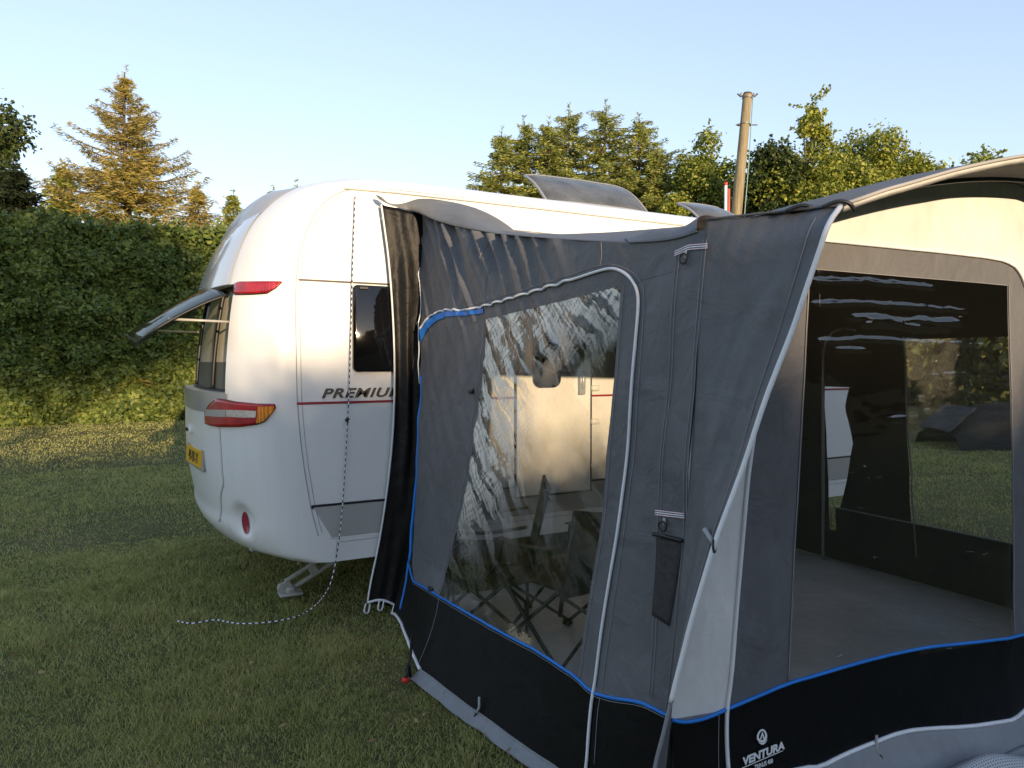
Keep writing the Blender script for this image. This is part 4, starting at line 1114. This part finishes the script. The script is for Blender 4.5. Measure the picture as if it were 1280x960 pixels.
# grass blades: one mass of short mown grass, denser near the camera
def tri_mass(base, height, width, lean, az):
    n = len(base)
    px_ = np.stack([np.cos(az), np.sin(az), np.zeros(n)], -1) * width[:, None] * .5
    la = az + rng.uniform(-1.6, 1.6, n) + PI / 2
    tip = base + np.stack([np.cos(la) * lean, np.sin(la) * lean, height], -1)
    mid = base + np.stack([np.cos(la) * lean * .35, np.sin(la) * lean * .35, height * .62], -1)
    V = np.stack([base - px_, base + px_, mid + px_ * .7, mid - px_ * .7, tip], 1).reshape(-1, 3)
    i = np.arange(n)[:, None] * 5
    q = np.concatenate([i, i + 1, i + 2, i + 3], 1); tr_ = np.concatenate([i + 3, i + 2, i + 4], 1)
    return V, q, tr_
def mass_mesh(name, V, quads, tris, mat, parent=None):
    me = bpy.data.meshes.new(name); nq, nt = len(quads), len(tris)
    me.vertices.add(len(V)); me.vertices.foreach_set('co', V.astype(np.float32).ravel())
    me.loops.add(nq * 4 + nt * 3); me.loops.foreach_set('vertex_index', np.concatenate([quads.ravel(), tris.ravel()]).astype(np.int32))
    me.polygons.add(nq + nt)
    me.polygons.foreach_set('loop_start', np.concatenate([np.arange(nq) * 4, nq * 4 + np.arange(nt) * 3]).astype(np.int32))
    me.update(calc_edges=True); me.validate()
    return link(name, me, mat, parent)
def grass_zone(n, fn):
    pts = fn(n); return pts
cells = []
def zone(dmin, dmax, n, a0, a1):
    d = np.sqrt(rng.uniform(dmin ** 2, dmax ** 2, n)); a = R(28) + np.radians(rng.uniform(a0, a1, n))
    return np.stack([CAM[0] + d * np.sin(a), CAM[1] + d * np.cos(a)], -1), d
Pz = []; Dz = []
for dm, dM, n in ((2.2, 4.2, 80000), (4.2, 7, 80000), (7, 12, 60000), (12, 24, 50000)):
    p, d = zone(dm, dM, n, -38.5, 12 if dM < 5 else -2); Pz.append(p); Dz.append(d)
for dm, dM, n in ((1.2, 5, 26000), (5, 10, 24000), (10, 22, 18000)):
    p, d = zone(dm, dM, n, -64, -38.5); Pz.append(p); Dz.append(d * 1.3)
p, d = zone(4.6, 16, 30000, 24, 40); keep = p[:, 0] > 4.2; Pz.append(p[keep]); Dz.append(d[keep])
p, d = zone(2.0, 4.6, 9000, 12, 40); keep = p[:, 1] < -2.66; Pz.append(p[keep]); Dz.append(d[keep])
Pz = np.concatenate(Pz); Dz = np.concatenate(Dz)
inside = (Pz[:, 0] > .58) & (Pz[:, 0] < 4.0) & (Pz[:, 1] > -2.62) & (Pz[:, 1] < 0)
Pz, Dz = Pz[~inside], Dz[~inside]
tuft = np.array([noise.noise(Vector((x * 2.6, y * 2.6, 3))) + .6 * noise.noise(Vector((x * 8, y * 8, 1))) for x, y in Pz])
n = len(Pz)
h = np.clip(.016 + .042 * np.clip(tuft + .25, 0, 1.3) ** 1.3 + rng.uniform(-.006, .022, n), .010, .10)
h *= np.clip(.85 + .7 * np.array([noise.noise(Vector((x * .55, y * .55, 7))) + .5 * noise.noise(Vector((x * 1.7, y * 1.7, 9))) for x, y in Pz]), .35, 1.5)
w = rng.uniform(.0022, .0045, n) * np.clip(Dz / 3.6, 1, 5)
base = np.stack([Pz[:, 0], Pz[:, 1], np.full(n, -.012) + np.array([gz(x, y) for x, y in Pz])], -1)
V, q, tr_ = tri_mass(base, h, w, h * rng.uniform(.2, 1.5, n), rng.uniform(0, 2 * PI, n))
tag(mass_mesh('grass', V, q, tr_, leafmat('grass_blades', [(.155, .183, .055), (.405, .425, .135), (.68, .60, .28)], .45, .6, .25, 1.1)), 'short mown grass with dry straw-coloured tufts', 'grass', kind='stuff')
# dry leaves and clippings
nd = 260; p, d = zone(2.4, 9, nd, -38, 0)
base = np.stack([p[:, 0], p[:, 1], np.full(nd, .028)], -1)

# ------------------------------------------------------------------ leaf clouds
DRY = [p, base]
def leaves(C, l, w, A, B):
    V = np.stack([C - A * l[:, None], C + B * w[:, None] - A * l[:, None] * .1, C + A * l[:, None], C - B * w[:, None] - A * l[:, None] * .1], 1).reshape(-1, 3)
    i = np.arange(len(C))[:, None] * 4
    return V, np.concatenate([i, i + 1, i + 2, i + 3], 1)
def rdir(n):
    v = rng.normal(size=(n, 3)); return v / np.linalg.norm(v, axis=1)[:, None]
def perp(A):
    v = rdir(len(A)); B = np.cross(A, v); return B / (np.linalg.norm(B, axis=1)[:, None] + 1e-9)
def leaf_obj(name, C, l, w, mat, parent, A=None, B=None):
    A = rdir(len(C)) if A is None else A
    B = perp(A) if B is None else B
    V, q = leaves(C, l, w, A, B)
    return mass_mesh(name, V, q, np.zeros((0, 3), int), mat, parent)

BARK = pm('bark', (.10, .075, .05), .9, 0, .2, .35, 8, .6, 30, .02)
HEDGE = leafmat('hedge_leaves', [(.032, .060, .014), (.125, .175, .036), (.25, .285, .062)], .25, .5, .35, .55)
TWIG = pm('hedge_inner_twigs', (.022, .026, .012), .9)

# the tall hedge: leaves in a ragged skin a metre deep round a twiggy core
def hedge(x0, x1, yf, height, depth, n, label, leaf=.075, mat=HEDGE, rot=None, name='hedge'):
    hd_ = empty(name, ((x0 + x1) / 2, yf + depth / 2, 0), label, 'hedge')
    def front(x, z): 
        b_ = noise.noise(Vector((x * .55, z * .6, 1))) * .38 + noise.noise(Vector((x * 1.6, z * 1.6, 4))) * .34 + noise.noise(Vector((x * 4.2, z * 4.2, 8))) * .16
        return yf - b_ - .35 * math.sin(PI * min(1, z / height)) + .4 * max(0, z / height - .75) ** 1 * 2
    core = MB(); xs2 = np.linspace(x0, x1, 60); zs2 = np.linspace(0, height * .965, 24)
    gc = np.array([[(x, front(x, z) + .32, z + .15 * noise.noise(Vector((x, 0, 2)))) for x in xs2] for z in zs2])
    top = np.array([[(x, front(x, height * .965) + .32 + depth * t, height * .965 + .2 * noise.noise(Vector((x, t * 3, 2)))) for x in xs2] for t in np.linspace(0, 1, 6)])
    core.grid(gc); core.grid(top)
    core.grid(np.stack([top[-1], top[-1] * np.array([1, 1, 0])]))
    core.build('stems', TWIG, hd_)
    X = rng.uniform(x0, x1, n); Z = height * rng.uniform(0, 1, n) ** .95
    Yv = np.array([front(x, z) for x, z in zip(X, Z)]) + rng.exponential(.11, n) - .10
    m = n // 5
    X2 = rng.uniform(x0, x1, m); Y2 = rng.uniform(yf - .1, yf + depth, m); Z2 = height + np.array([.38 * noise.noise(Vector((x * 1.1, y, 3))) for x, y in zip(X2, Y2)]) + rng.normal(0, .13, m) - .02
    C = np.concatenate([np.stack([X, Yv, Z], -1), np.stack([X2, Y2, Z2], -1)])
    N = rdir(len(C)) * .9 + np.array([0, -.75, .45]); N /= np.linalg.norm(N, axis=1)[:, None]
    A_ = perp(N); B_ = np.cross(N, A_); nn = len(C)
    l = leaf * rng.uniform(.6, 1.3, nn)
    leaf_obj('leaves', C, l, l * .62, mat, hd_, A_, B_)
    return hd_
hedge(-14, 5.5, 16.6, 4.95, 2.2, 130000, 'tall dense dark green hedge along the lawn beside the caravan', .068)

def trunk_mb(x, y, h, r, lean=(0, 0), top=.15):
    k = MB(); n_ = 14
    P = [(x + lean[0] * t * h + .06 * r * 10 * noise.noise(Vector((t * 3, x, y))) * t, y + lean[1] * t * h, h * t) for t in np.linspace(0, 1, n_)]
    k.tube(np.array(P), np.linspace(r, r * top, n_), 8); return k, np.array(P)

def spruce(x, y, h, rad, label, mat, group=None, droop=.25, dens=1.0, z0=.06, seed=0, ragged=.25, needle=.16, cat='spruce tree', pexp=.75, slim=.24, up=0.0):
    rs = np.random.default_rng(seed)
    t_ = empty('spruce_tree', (x, y, 0), label, cat, group)
    k, P = trunk_mb(x, y, h, .018 * h + .04, (0, 0), .06)
    limbs = MB(); C = []; A_ = []; L_ = []; Wd = []
    z = z0 * h; lvl = 0
    while z < h * .985:
        f = z / h
        prof = (1 - f) ** pexp * (1 + .12 * math.sin(lvl * 1.7)) 
        nb = rs.integers(5, 8)
        for q in range(nb):
            az = rs.uniform(0, 2 * PI); L = max(.12, rad * prof * rs.uniform(1 - ragged * 1.6, 1 + ragged * .45))
            el = .30 * f - droop * (1 - f) + rs.normal(0, .08)
            d = np.array([math.cos(az), math.sin(az), el]); d /= np.linalg.norm(d)
            sag = droop * .5; m = max(4, int(L / .11))
            s = np.linspace(.05, 1, m)
            pts = np.array([x, y, z + rs.uniform(-.06, .06)]) + d * L * s[:, None]
            pts[:, 2] += -sag * L * (s ** 1.5) + (.45 * sag + up) * L * s ** 4
            if L > .5: limbs.tube(pts[:: max(1, m // 5)], np.linspace(.016 + .012 * L, .006, len(pts[:: max(1, m // 5)])), 4, False)
            side = np.array([-d[1], d[0], 0])
            per = int(max(3, 13 * dens))
            for i_, pt in enumerate(pts):
                if f < .93 and s[i_] < .18: continue
                bw = (.16 * L + .12) * (1 - .72 * s[i_]) + .05
                tt_ = rs.uniform(-1, 1, per)
                cc = pt + side * (tt_ * bw)[:, None] + rs.normal(0, .03, (per, 3)); cc[:, 2] -= np.abs(tt_) * bw * .35 + rs.uniform(0, .10, per) * droop * 3
                aa = d * .7 + side * (np.sign(tt_) * .75)[:, None] + rs.normal(0, .35, (per, 3)) + np.array([0, 0, -droop * .9])
                C.append(cc); A_.append(aa / np.linalg.norm(aa, axis=1)[:, None]); L_.append(rs.uniform(.7, 1.3, per) * needle * (.55 + .45 * (1 - f)))
        z += h * .0140 * rs.uniform(.8, 1.3) + .06 * (1 - f); lvl += 1
    # leader sprigs
    for q in range(26):
        zz = h * (1.02 - .10 * rs.random() ** 1.5); a = rs.uniform(0, 2 * PI); e = rs.uniform(.2, .9)
        C.append(np.array([[x + .06 * math.cos(a), y + .06 * math.sin(a), zz]])); A_.append(np.array([[math.cos(a) * .7, math.sin(a) * .7, e]]) / math.hypot(.7, e)); L_.append(np.array([needle * .7]))
    C = np.concatenate(C); A2 = np.concatenate(A_); L2 = np.concatenate(L_)
    k.build('trunk', BARK, t_); 
    limbs.build('limbs', BARK, t_)
    leaf_obj('crown', C, L2, L2 * slim, mat, t_, A2)
    return t_

def broadleaf(x, y, h, rad, label, mat, group=None, n=16000, leaf=.10, zb=None, seed=0, br=.34, trunk_r=.2, cat='tree', top_pts=None, gap=.0):
    """crown: leaf-covered boughs (br: bough size against the crown radius) spread through an egg-shaped volume"""
    rs = np.random.default_rng(seed)
    t_ = empty('broadleaf_tree', (x, y, 0), label, cat, group)
    k, P = trunk_mb(x, y, h * .8, trunk_r, (rs.uniform(-.03, .03), 0), .2)
    k.build('trunk', BARK, t_)
    zbm = max(.4, h - 3.0 * rad) if zb is None else zb * h
    cz = (h + zbm) / 2; rz = (h - zbm) / 2; cs = []
    nb = int(2.3 * (rad * rad * rz) / ((br * rad) ** 3) * .16) + 14
    for q in range(nb):
        v = rs.normal(size=3); v /= np.linalg.norm(v); r_ = rs.uniform(.1, 1.0) ** .45
        lx = rad * (1 - br * .75); lz = rz - br * rad * .8
        wid = 1.0 if v[2] * r_ < .2 else 1.0 - .35 * (v[2] * r_ - .2)
        c = np.array([x + v[0] * lx * r_ * wid, y + v[1] * lx * r_ * wid, cz + v[2] * lz * r_])
        cs.append((c, br * rad * rs.uniform(.65, 1.25)))
    if top_pts:
        for px_, py_, pr_ in top_pts: cs.append((np.array([x + px_, y, py_]), pr_))
    limbs = MB()
    for c, r_ in cs[::3]:
        a = P[min(len(P) - 1, max(3, int(len(P) * min(.95, (c[2] * .62) / (h * .8)))))]; m_ = (a + c) / 2 + np.array([0, 0, -.04 * h * .3])
        limbs.tube(smooth_pl([a, m_, c], 6, 1), np.linspace(trunk_r * .35, .02, 6), 5, False)
    limbs.build('limbs', BARK, t_)
    wts = np.array([r_ ** 2 for c, r_ in cs]); wts /= wts.sum(); ks = rs.choice(len(cs), n, p=wts)
    cc = np.array([cs[i][0] for i in ks]); rr = np.array([cs[i][1] for i in ks])
    v = rs.normal(size=(n, 3)); v /= np.linalg.norm(v, axis=1)[:, None]
    lump = np.array([noise.noise(Vector((q[0] * 2.4 + i * .37, q[1] * 2.4, q[2] * 2.4))) for q, i in zip(v, ks)])
    rad_f = rs.uniform(.15, 1.0, n) ** .4 * (1 + .45 * lump) * np.where(rs.random(n) < .10, rs.uniform(1.1, 1.5, n), 1.0)
    C = cc + v * (rr * rad_f)[:, None]
    sp = []                                                     # twiggy sprigs breaking the outline
    for q in range(int(70 * max(1, rad / 2))):
        i = rs.integers(len(cs)); c, r_ = cs[i]; d = rs.normal(size=3) * np.array([1, 1, .6]) + np.array([0, 0, .7]); d /= np.linalg.norm(d)
        L = rs.uniform(.25, .6) * min(1.4, rad / 1.6); k_ = int(8 + L * 26)
        s_ = rs.uniform(.1, 1, k_); sp.append(c + d * r_ * .8 + d * L * s_[:, None] + rs.normal(0, .05, (k_, 3)) * (1.3 - s_[:, None]))
    sp = np.concatenate(sp); C = np.concatenate([C, sp]); v = np.concatenate([v, rdir(len(sp))]); n = len(C)
    N = v * .7 + rdir(n) * .8 + np.array([0, 0, .3]); N /= np.linalg.norm(N, axis=1)[:, None]
    A2 = perp(N); B2 = np.cross(N, A2); l = leaf * rs.uniform(.6, 1.3, n)
    leaf_obj('crown', C, l, l * .6, mat, t_, A2, B2)
    return t_

dl = leaf_obj('dry_leaves', DRY[1] + rng.normal(0, .01, (nd, 3)), rng.uniform(.012, .026, nd), rng.uniform(.006, .013, nd), leafmat('fallen_leaves', [(.16, .10, .04), (.30, .20, .08), (.48, .38, .20)], .2, .7, .2, 3), None, rdir(nd) * np.array([1, 1, .25]), None)
tag(dl, 'fallen leaves and dry clippings scattered over the short grass', 'fallen leaves', kind='stuff')
GOLD = leafmat('golden_spruce_needles', [(.17, .160, .038), (.34, .285, .065), (.50, .37, .13)], .2, .7, .2, .8)
GREENSP = leafmat('green_spruce_needles', [(.085, .110, .030), (.26, .30, .065), (.46, .44, .12)], .2, .7, .2, .6)
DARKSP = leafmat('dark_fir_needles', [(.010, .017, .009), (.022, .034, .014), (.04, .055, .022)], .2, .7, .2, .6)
LEAFA = leafmat('olive_leaves', [(.055, .085, .016), (.22, .265, .04), (.42, .42, .08)], .35, .5, .3, .5)
LEAFB = leafmat('yellowgreen_leaves', [(.060, .090, .016), (.25, .29, .042), (.48, .46, .08)], .35, .5, .3, .5)
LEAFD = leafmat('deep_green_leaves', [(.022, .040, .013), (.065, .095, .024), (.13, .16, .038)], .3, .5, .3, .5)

def top_at(px, py, depth):
    p = at(px, py, depth); return p
def plant(fn, px, py, depth, radpx, label, **kw):
    p = at(px, py, depth); return fn(p[0], p[1], p[2], radpx * depth / FPX, label, **kw)
G1, G2 = 'conifers standing beyond the caravan', 'trees beyond the hedge'
plant(spruce, 157, 90, 22.5, 238, 'golden brown spruce with sparse pointed top rising behind the hedge', mat=GOLD, seed=3, droop=.26, ragged=.38, dens=1.25, needle=.15, slim=.13, up=.16, pexp=.95)
plant(spruce, 247, 232, 21.5, 125, 'low golden spruce just right of the taller one, drooping over the hedge top', mat=GOLD, seed=14, droop=.4, ragged=.4, dens=1.0, needle=.14, slim=.14)
plant(spruce, 78, 205, 23.5, 110, 'olive green spruce between the dark tree and the golden one', mat=GREENSP, seed=15, droop=.3, ragged=.3, dens=1.0, needle=.14)
plant(spruce, 291, 240, 24, 80, 'small green spruce tip behind the golden spruce and the caravan rear', mat=GREENSP, seed=4, droop=.1, needle=.12)
plant(spruce, 341, 236, 27, 66, 'tip of a spruce just above the caravan roof, left of its twin', mat=GREENSP, seed=5, droop=.1, needle=.12)
plant(spruce, 370, 230, 27, 70, 'tip of a spruce just above the caravan roof, right of its twin', mat=GREENSP, seed=6, droop=.1, needle=.12)
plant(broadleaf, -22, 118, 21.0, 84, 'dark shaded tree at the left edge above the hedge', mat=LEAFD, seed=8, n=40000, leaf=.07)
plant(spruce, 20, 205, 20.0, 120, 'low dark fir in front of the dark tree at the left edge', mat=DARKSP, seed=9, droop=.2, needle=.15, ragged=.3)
LB = ['leftmost slim spruce of the clump beyond the caravan', 'second spruce from the left in the clump beyond the caravan', 'third spruce from the left, its lower crown behind the open roof hatch', 'pointed spruce rising just left of the tallest in the clump', 'tallest spruce of the clump beyond the caravan', 'broad rounded spruce right of the tallest in the clump', 'low spruce at the right end of the clump']
for i, (px, py, dp, rp_) in enumerate([(627, 164, 29, 38), (655, 151, 30, 40), (686, 152, 29, 42), (712, 137, 30, 48), (757, 131, 29, 56), (799, 147, 29, 52), (822, 186, 28, 36)]):
    plant(spruce, px, py, dp, rp_ * 2.75, LB[i], mat=GREENSP, seed=20 + i, droop=.30, ragged=.42, dens=.9, needle=.15, group=G1, z0=.3, pexp=.58, slim=.2)
plant(broadleaf, 884, 176, 27, 54, 'rounded olive green tree behind the second roof hatch, left of the wooden pole', mat=LEAFA, seed=31, n=22000, leaf=.068, top_pts=[(.0, at(890, 172, 27)[2] - .2, .5)])
plant(broadleaf, 843, 232, 26, 22, 'small yellow-green bush in the gap between conifers and rounded tree', mat=LEAFB, seed=32, n=6000, leaf=.08)
plant(broadleaf, 968, 172, 24, 52, 'darker green leafy tree right beside the wooden pole', mat=LEAFD, seed=33, n=22000, leaf=.065)
zz = at(1015, 128, 24)
plant(broadleaf, 1020, 148, 24, 76, 'tall leafy tree with a twiggy top right of the wooden pole', mat=LEAFB, seed=34, n=48000, leaf=.065, top_pts=[(-.3, zz[2] - .8, .40), (-.12, zz[2] - .5, .30), (-.2, zz[2] - .28, .15), (-.1, zz[2] - .08, .08), (.3, zz[2] - .95, .3), (-.6, zz[2] - 1.0, .25)])
plant(broadleaf, 1092, 150, 25, 88, 'broad yellow-green tree above the awning roof', mat=LEAFB, seed=35, n=52000, leaf=.065)
plant(broadleaf, 1146, 172, 26, 54, 'yellow-green tree at the right end of the broad leafy mass', mat=LEAFB, seed=36, n=22000, leaf=.068)
plant(broadleaf, 1228, 178, 33, 46, 'thin sparse tree at the right behind the awning roof', mat=LEAFA, seed=37, n=5500, leaf=.10)
# far lawn edge seen through the awning: bushes and a low covered trailer
FAR = leafmat('far_bush_leaves', [(.05, .065, .015), (.13, .15, .03), (.24, .23, .05)], .3, .6, .3, .6)
for i, (x, y, h_, r_) in enumerate([(15.5, 7.6, 5.2, 2.6), (18.0, 4.5, 4.6, 2.4), (19.5, 1.2, 5.0, 2.6), (20.0, -2.5, 5.2, 2.8)]):
    broadleaf(x, y, h_, r_, ['tree across the lawn seen through the awning windows, farthest left', 'second tree across the lawn seen through the awning windows', 'third tree across the lawn seen through the awning windows', 'tree across the lawn hidden at the right beyond the awning'][i], FAR, 'trees across the lawn', n=9000, leaf=.13, zb=.02, seed=50 + i)
fb_ = empty('hedge', (24, 6, 0), 'loose hedge closing the lawn behind the trees across it, seen through the awning windows', 'hedge')
nf = 16000; Yf = rng.uniform(-8, 20, nf); Zf = (3.6 + np.array([.8 * noise.noise(Vector((y * .4, 2, 2))) for y in Yf])) * rng.random(nf) ** .8
lf = .2 * rng.uniform(.6, 1.3, nf); leaf_obj('leaves', np.stack([24 + rng.uniform(-.8, .8, nf), Yf, Zf], -1), lf, lf * .7, FAR, fb_)
tl_ = at(1222, 540, 13.2)
tr = empty('covered_heap', (tl_[0], tl_[1], 0), 'dark tarpaulin-covered heap across the lawn, seen through both awning windows', 'heap')
ax = Vector((math.cos(R(-28)), math.sin(R(-28)), 0)); ay = Vector((-ax.y, ax.x, 0))
def tp(a, b_, z): return (tl_[0] + ax.x * a + ay.x * b_, tl_[1] + ax.y * a + ay.y * b_, z)
k = MB()
k.grid(np.array([[tp(-.75 + 2.2 * u_, -.7 + 1.4 * v_, .80 * (math.sin(PI * min(1, max(0, u_ * .96 + .02))) ** .35) * (math.sin(PI * min(1, max(0, v_))) ** .3) * (1 + .10 * noise.noise(Vector((u_ * 5, v_ * 4, 1))))) for u_ in np.linspace(0, 1, 26)] for v_ in np.linspace(0, 1, 16)]))
k.build('cover', pm('dark_tarpaulin', (.012, .013, .017), .7, 0, .2), tr)
k = MB(); k.grid(np.array([[tp(-.80 + .45 * u_, -.5 + 1.0 * v_, .32 + .42 * u_ + .03 * noise.noise(Vector((u_ * 4, v_ * 4, 6)))) for u_ in np.linspace(0, 1, 8)] for v_ in np.linspace(0, 1, 10)])); k.build('grey_flap', pm('grey_tarpaulin', (.05, .052, .06), .7, 0, .2), tr, solid=.01)
# ------------------------------------------------------------------ wooden pole with cable
pb = at(921, 262, 17.0); pt = at(934.5, 118, 17.0); d_ = (pt - pb); d_ /= d_[2]
base = pb - d_ * pb[2]
pole = empty('utility_pole', (base[0], base[1], 0), 'leaning wooden utility pole with small metal brackets at the top, between the trees', 'utility pole')
WOOD = NT('weathered_pole'); b = WOOD.n('ShaderNodeBsdfPrincipled'); co = WOOD.n('ShaderNodeTexCoord').outputs['Object']
nz = WOOD.noise(WOOD.mapping(co, (14, 14, .7)), 1.6, 5, .65)
WOOD.l(WOOD.ramp(nz, [(.3, (.16, .125, .07)), (.5, (.26, .21, .12)), (.72, (.33, .28, .17))]), b.inputs['Base Color']); b.inputs['Roughness'].default_value = .85
WOOD.l(WOOD.bump(nz, .5, .01), b.inputs['Normal']); WOOD.l(b.outputs[0], WOOD.out.inputs[0])
H = pt[2]
pp = lambda z: base + d_ * z
k = MB(); k.tube(np.array([pp(z) for z in np.linspace(0, H, 12)]), np.linspace(.155, .105, 12), 16); k.build('shaft', WOOD.m, pole, auto=50)
k = MB(); k.tube(np.array([pp(H - .01), pp(H + .03)]), [.108, .10], 16); k.tube(np.array([pp(H + .03), pp(H + .045)]), [.095, .06], 16); k.build('cap', pm('pole_cap', (.07, .05, .035), .7), pole, auto=40)
rv = RGT
for s in (-1, 1):
    k = MB(); p = pp(H - .02); k.tube(np.array([p + rv * s * .09, p + rv * s * .16 + np.array([0, 0, -.03]), p + rv * s * .24 + np.array([0, 0, .035])]), [.02, .022, .018], 8)
    br_ = k.build('bracket', pm('bracket_grey', (.09, .09, .11), .5, .4), pole)
    k = MB(); q = p + rv * s * .15; k.tube(np.array([q + np.array([0, 0, -.03]), q + np.array([0, 0, .05])]), [.022, .026], 10); k.build('insulator', pm('insulator', (.25, .25, .28), .3), br_)
k = MB(); p = pp(H - .72); k.bar(p - rv * .21, p + rv * .30, .014); k.tube(np.array([p - rv * .17, p - rv * .11]), .03, 10); k.tube(np.array([p + rv * .11, p + rv * .15]), .03, 10); k.build('cross_pin', pm('pin_rust', (.13, .09, .06), .7, .3), pole)
k = MB(); k.tube(np.array([pp(H - .06) + rv * .115 - FWD * .05, pp(H * .8) + rv * .16 - FWD * .06, pp(H * .5) + rv * .185 - FWD * .07, pp(.1) + rv * .2 - FWD * .07]), .012, 6); k.build('cable', pm('pale_green_cable', (.22, .36, .31), .5), pole)
k = MB()
for hh in (H - .10, H - .72): k.tube(np.array([pp(hh), pp(hh + .03)]), .125, 16, False)
k.build('strap_band', pm('band_steel', (.2, .19, .17), .5, .5), pole)
# red and white marker mast
mb_ = at(907, 262, 12.5); mt_ = at(907, 231, 12.5)
ma = empty('mast', (mb_[0], mb_[1], 0), 'thin white and red mast beside the wooden pole', 'mast')
k = MB(); k.tube(np.array([(mb_[0], mb_[1], 0), (mb_[0], mb_[1], mt_[2])]), .026, 10); k.build('white_tube', M['white'], ma)
k = MB(); o = rv * .055; k.tube(np.array([np.array((mb_[0], mb_[1], 1.0)) + o * 1.3, np.array((mt_[0], mt_[1], mt_[2] - .07)) + o]), .024, 10); k.build('red_tube', pm('faded_red', (.50, .12, .07), .5), ma)
k = MB(); k.tube(np.array([(mb_[0], mb_[1], mt_[2] - .01), (mb_[0], mb_[1], mt_[2] + .035)]), .033, 10); k.build('red_cap', pm('cap_red', (.55, .06, .04), .45), ma)

# ------------------------------------------------------------------ unseen trees and hedges put behind the photographer for shade and dark reflections
BACK = leafmat('rear_hedge_leaves', [(.015, .026, .008), (.035, .055, .014), (.07, .09, .022)], .2, .6, .3, .5)
def rear_bank(x0, x1, y, hfn, label, n, leaf, depth=2.0, z0=0.0, name='hedge', cat='hedge'):
    o = empty(name, ((x0 + x1) / 2, y, 0), label, cat)
    X = rng.uniform(x0, x1, n); X[:int(n * .7)] = rng.uniform(-5, 5, int(n * .7)); Hh = np.array([hfn(x) for x in X]); Z = z0 + (Hh - z0) * rng.random(n) ** .8 + rng.normal(0, .20, n)
    Y = y + rng.uniform(-depth / 2, depth / 2, n); l = leaf * rng.uniform(.6, 1.3, n)
    leaf_obj('leaves', np.stack([X, Y, Z], -1), l, l * .7, BACK, o)
    if z0 == 0:
        k = MB(); xs3 = np.linspace(x0, x1, 80)
        k.grid(np.array([[(x, y, hfn(x) * f) for x in xs3] for f in (0, .5, .88)])); k.build('stems', TWIG, o)
    return o
SUN_EL, SUN_AZ = R(9.0), R(1.8)            # azimuth: degrees from -Y towards -X
rear_bank(-26, 22, -30, lambda x: 5.95 - .62 / (1 + math.exp(-(x - .30) / .07)) + .95 / (1 + math.exp(-(x - 1.9) / .2)) + .06 * noise.noise(Vector((x * .5, 0, 5))), 'long hedge behind the photographer', 110000, .10)  # unseen sun blocker; its height profile sets where sunlight lands
broadleaf(-4.3, -34, 12.9, 5.0, 'tree behind the photographer, shading the hedge', BACK, 'trees behind the photographer', n=6500, leaf=.20, zb=.735, seed=71, br=.42)  # unseen crown, placed to darken the upper part of the hedge
rb_ = empty('hedge', (27, -25, 0), 'tall hedge at the far right behind the photographer', 'hedge')  # added out of view so the front window mirrors something dark
nf = 30000; Yf = rng.uniform(-50, -4, nf); Zf = (7.5 + np.array([1.2 * noise.noise(Vector((y * .35, 1, 5))) for y in Yf])) * rng.random(nf) ** .8
lf = .34 * rng.uniform(.6, 1.3, nf); leaf_obj('leaves', np.stack([27 + rng.uniform(-1, 1, nf), Yf, Zf], -1), lf, lf * .7, BACK, rb_)
for i, (x, y, h_, r_) in enumerate([(30, -34, 13, 4.5), (31, -24, 13, 4.5), (31, -12, 12, 4.5)]):
    broadleaf(x, y, h_, r_, ['tree over the tall hedge at the far right, farthest behind the photographer', 'middle tree over the tall hedge at the far right behind the photographer', 'tree over the tall hedge at the far right, nearest the awning'][i], BACK, 'trees behind the photographer', n=13000, leaf=.34, zb=.05, seed=80 + i, br=.42)
broadleaf(-9.5, -33, 16.5, 4.0, 'tall tree behind the photographer at the left', BACK, 'trees behind the photographer', n=22000, leaf=.24, zb=.35, seed=72)  # out of view, placed to keep sun off the leftmost tree

# ------------------------------------------------------------------ light
w = bpy.data.worlds.new('World'); scene.world = w; w.use_nodes = True
nt = w.node_tree; nt.nodes.clear()
out = nt.nodes.new('ShaderNodeOutputWorld'); bg = nt.nodes.new('ShaderNodeBackground'); sky = nt.nodes.new('ShaderNodeTexSky')
sky.sky_type = 'NISHITA'; sky.sun_disc = False; sky.sun_elevation = SUN_EL; sky.sun_rotation = R(180) + SUN_AZ
sky.air_density = 1.0; sky.dust_density = .35; sky.ozone_density = 1.0; sky.altitude = 0
bg.inputs['Strength'].default_value = .15
gam = nt.nodes.new('ShaderNodeGamma'); gam.inputs['Gamma'].default_value = .60
mul = nt.nodes.new('ShaderNodeMix'); mul.data_type = 'RGBA'; mul.blend_type = 'MULTIPLY'; mul.inputs['Factor'].default_value = 1.0
mul.inputs[7].default_value = (1.08, 1.10, 1.25, 1)
nt.links.new(sky.outputs[0], gam.inputs[0]); nt.links.new(gam.outputs[0], mul.inputs[6]); nt.links.new(mul.outputs[2], bg.inputs[0]); nt.links.new(bg.outputs[0], out.inputs[0])
sd = bpy.data.lights.new('sun', 'SUN'); so = bpy.data.objects.new('sun', sd); COL.objects.link(so)
sd.energy = 2.15; sd.angle = R(.53); sd.color = (1.0, .74, .46)
dirv = Vector((math.sin(SUN_AZ) * math.cos(SUN_EL), math.cos(SUN_AZ) * math.cos(SUN_EL), -math.sin(SUN_EL)))
so.rotation_euler = dirv.to_track_quat('-Z', 'Y').to_euler(); so.location = (-3, -40, 9)
vs = scene.view_settings; vs.view_transform = 'Standard'; vs.look = 'None'; vs.gamma = 1; vs.use_curve_mapping = False; vs.exposure = 1.60
scene.cycles.max_bounces = 10; scene.cycles.transparent_max_bounces = 24; scene.cycles.use_denoising = True
scene.cycles.caustics_reflective = False; scene.cycles.caustics_refractive = False; scene.cycles.sample_clamp_indirect = 6
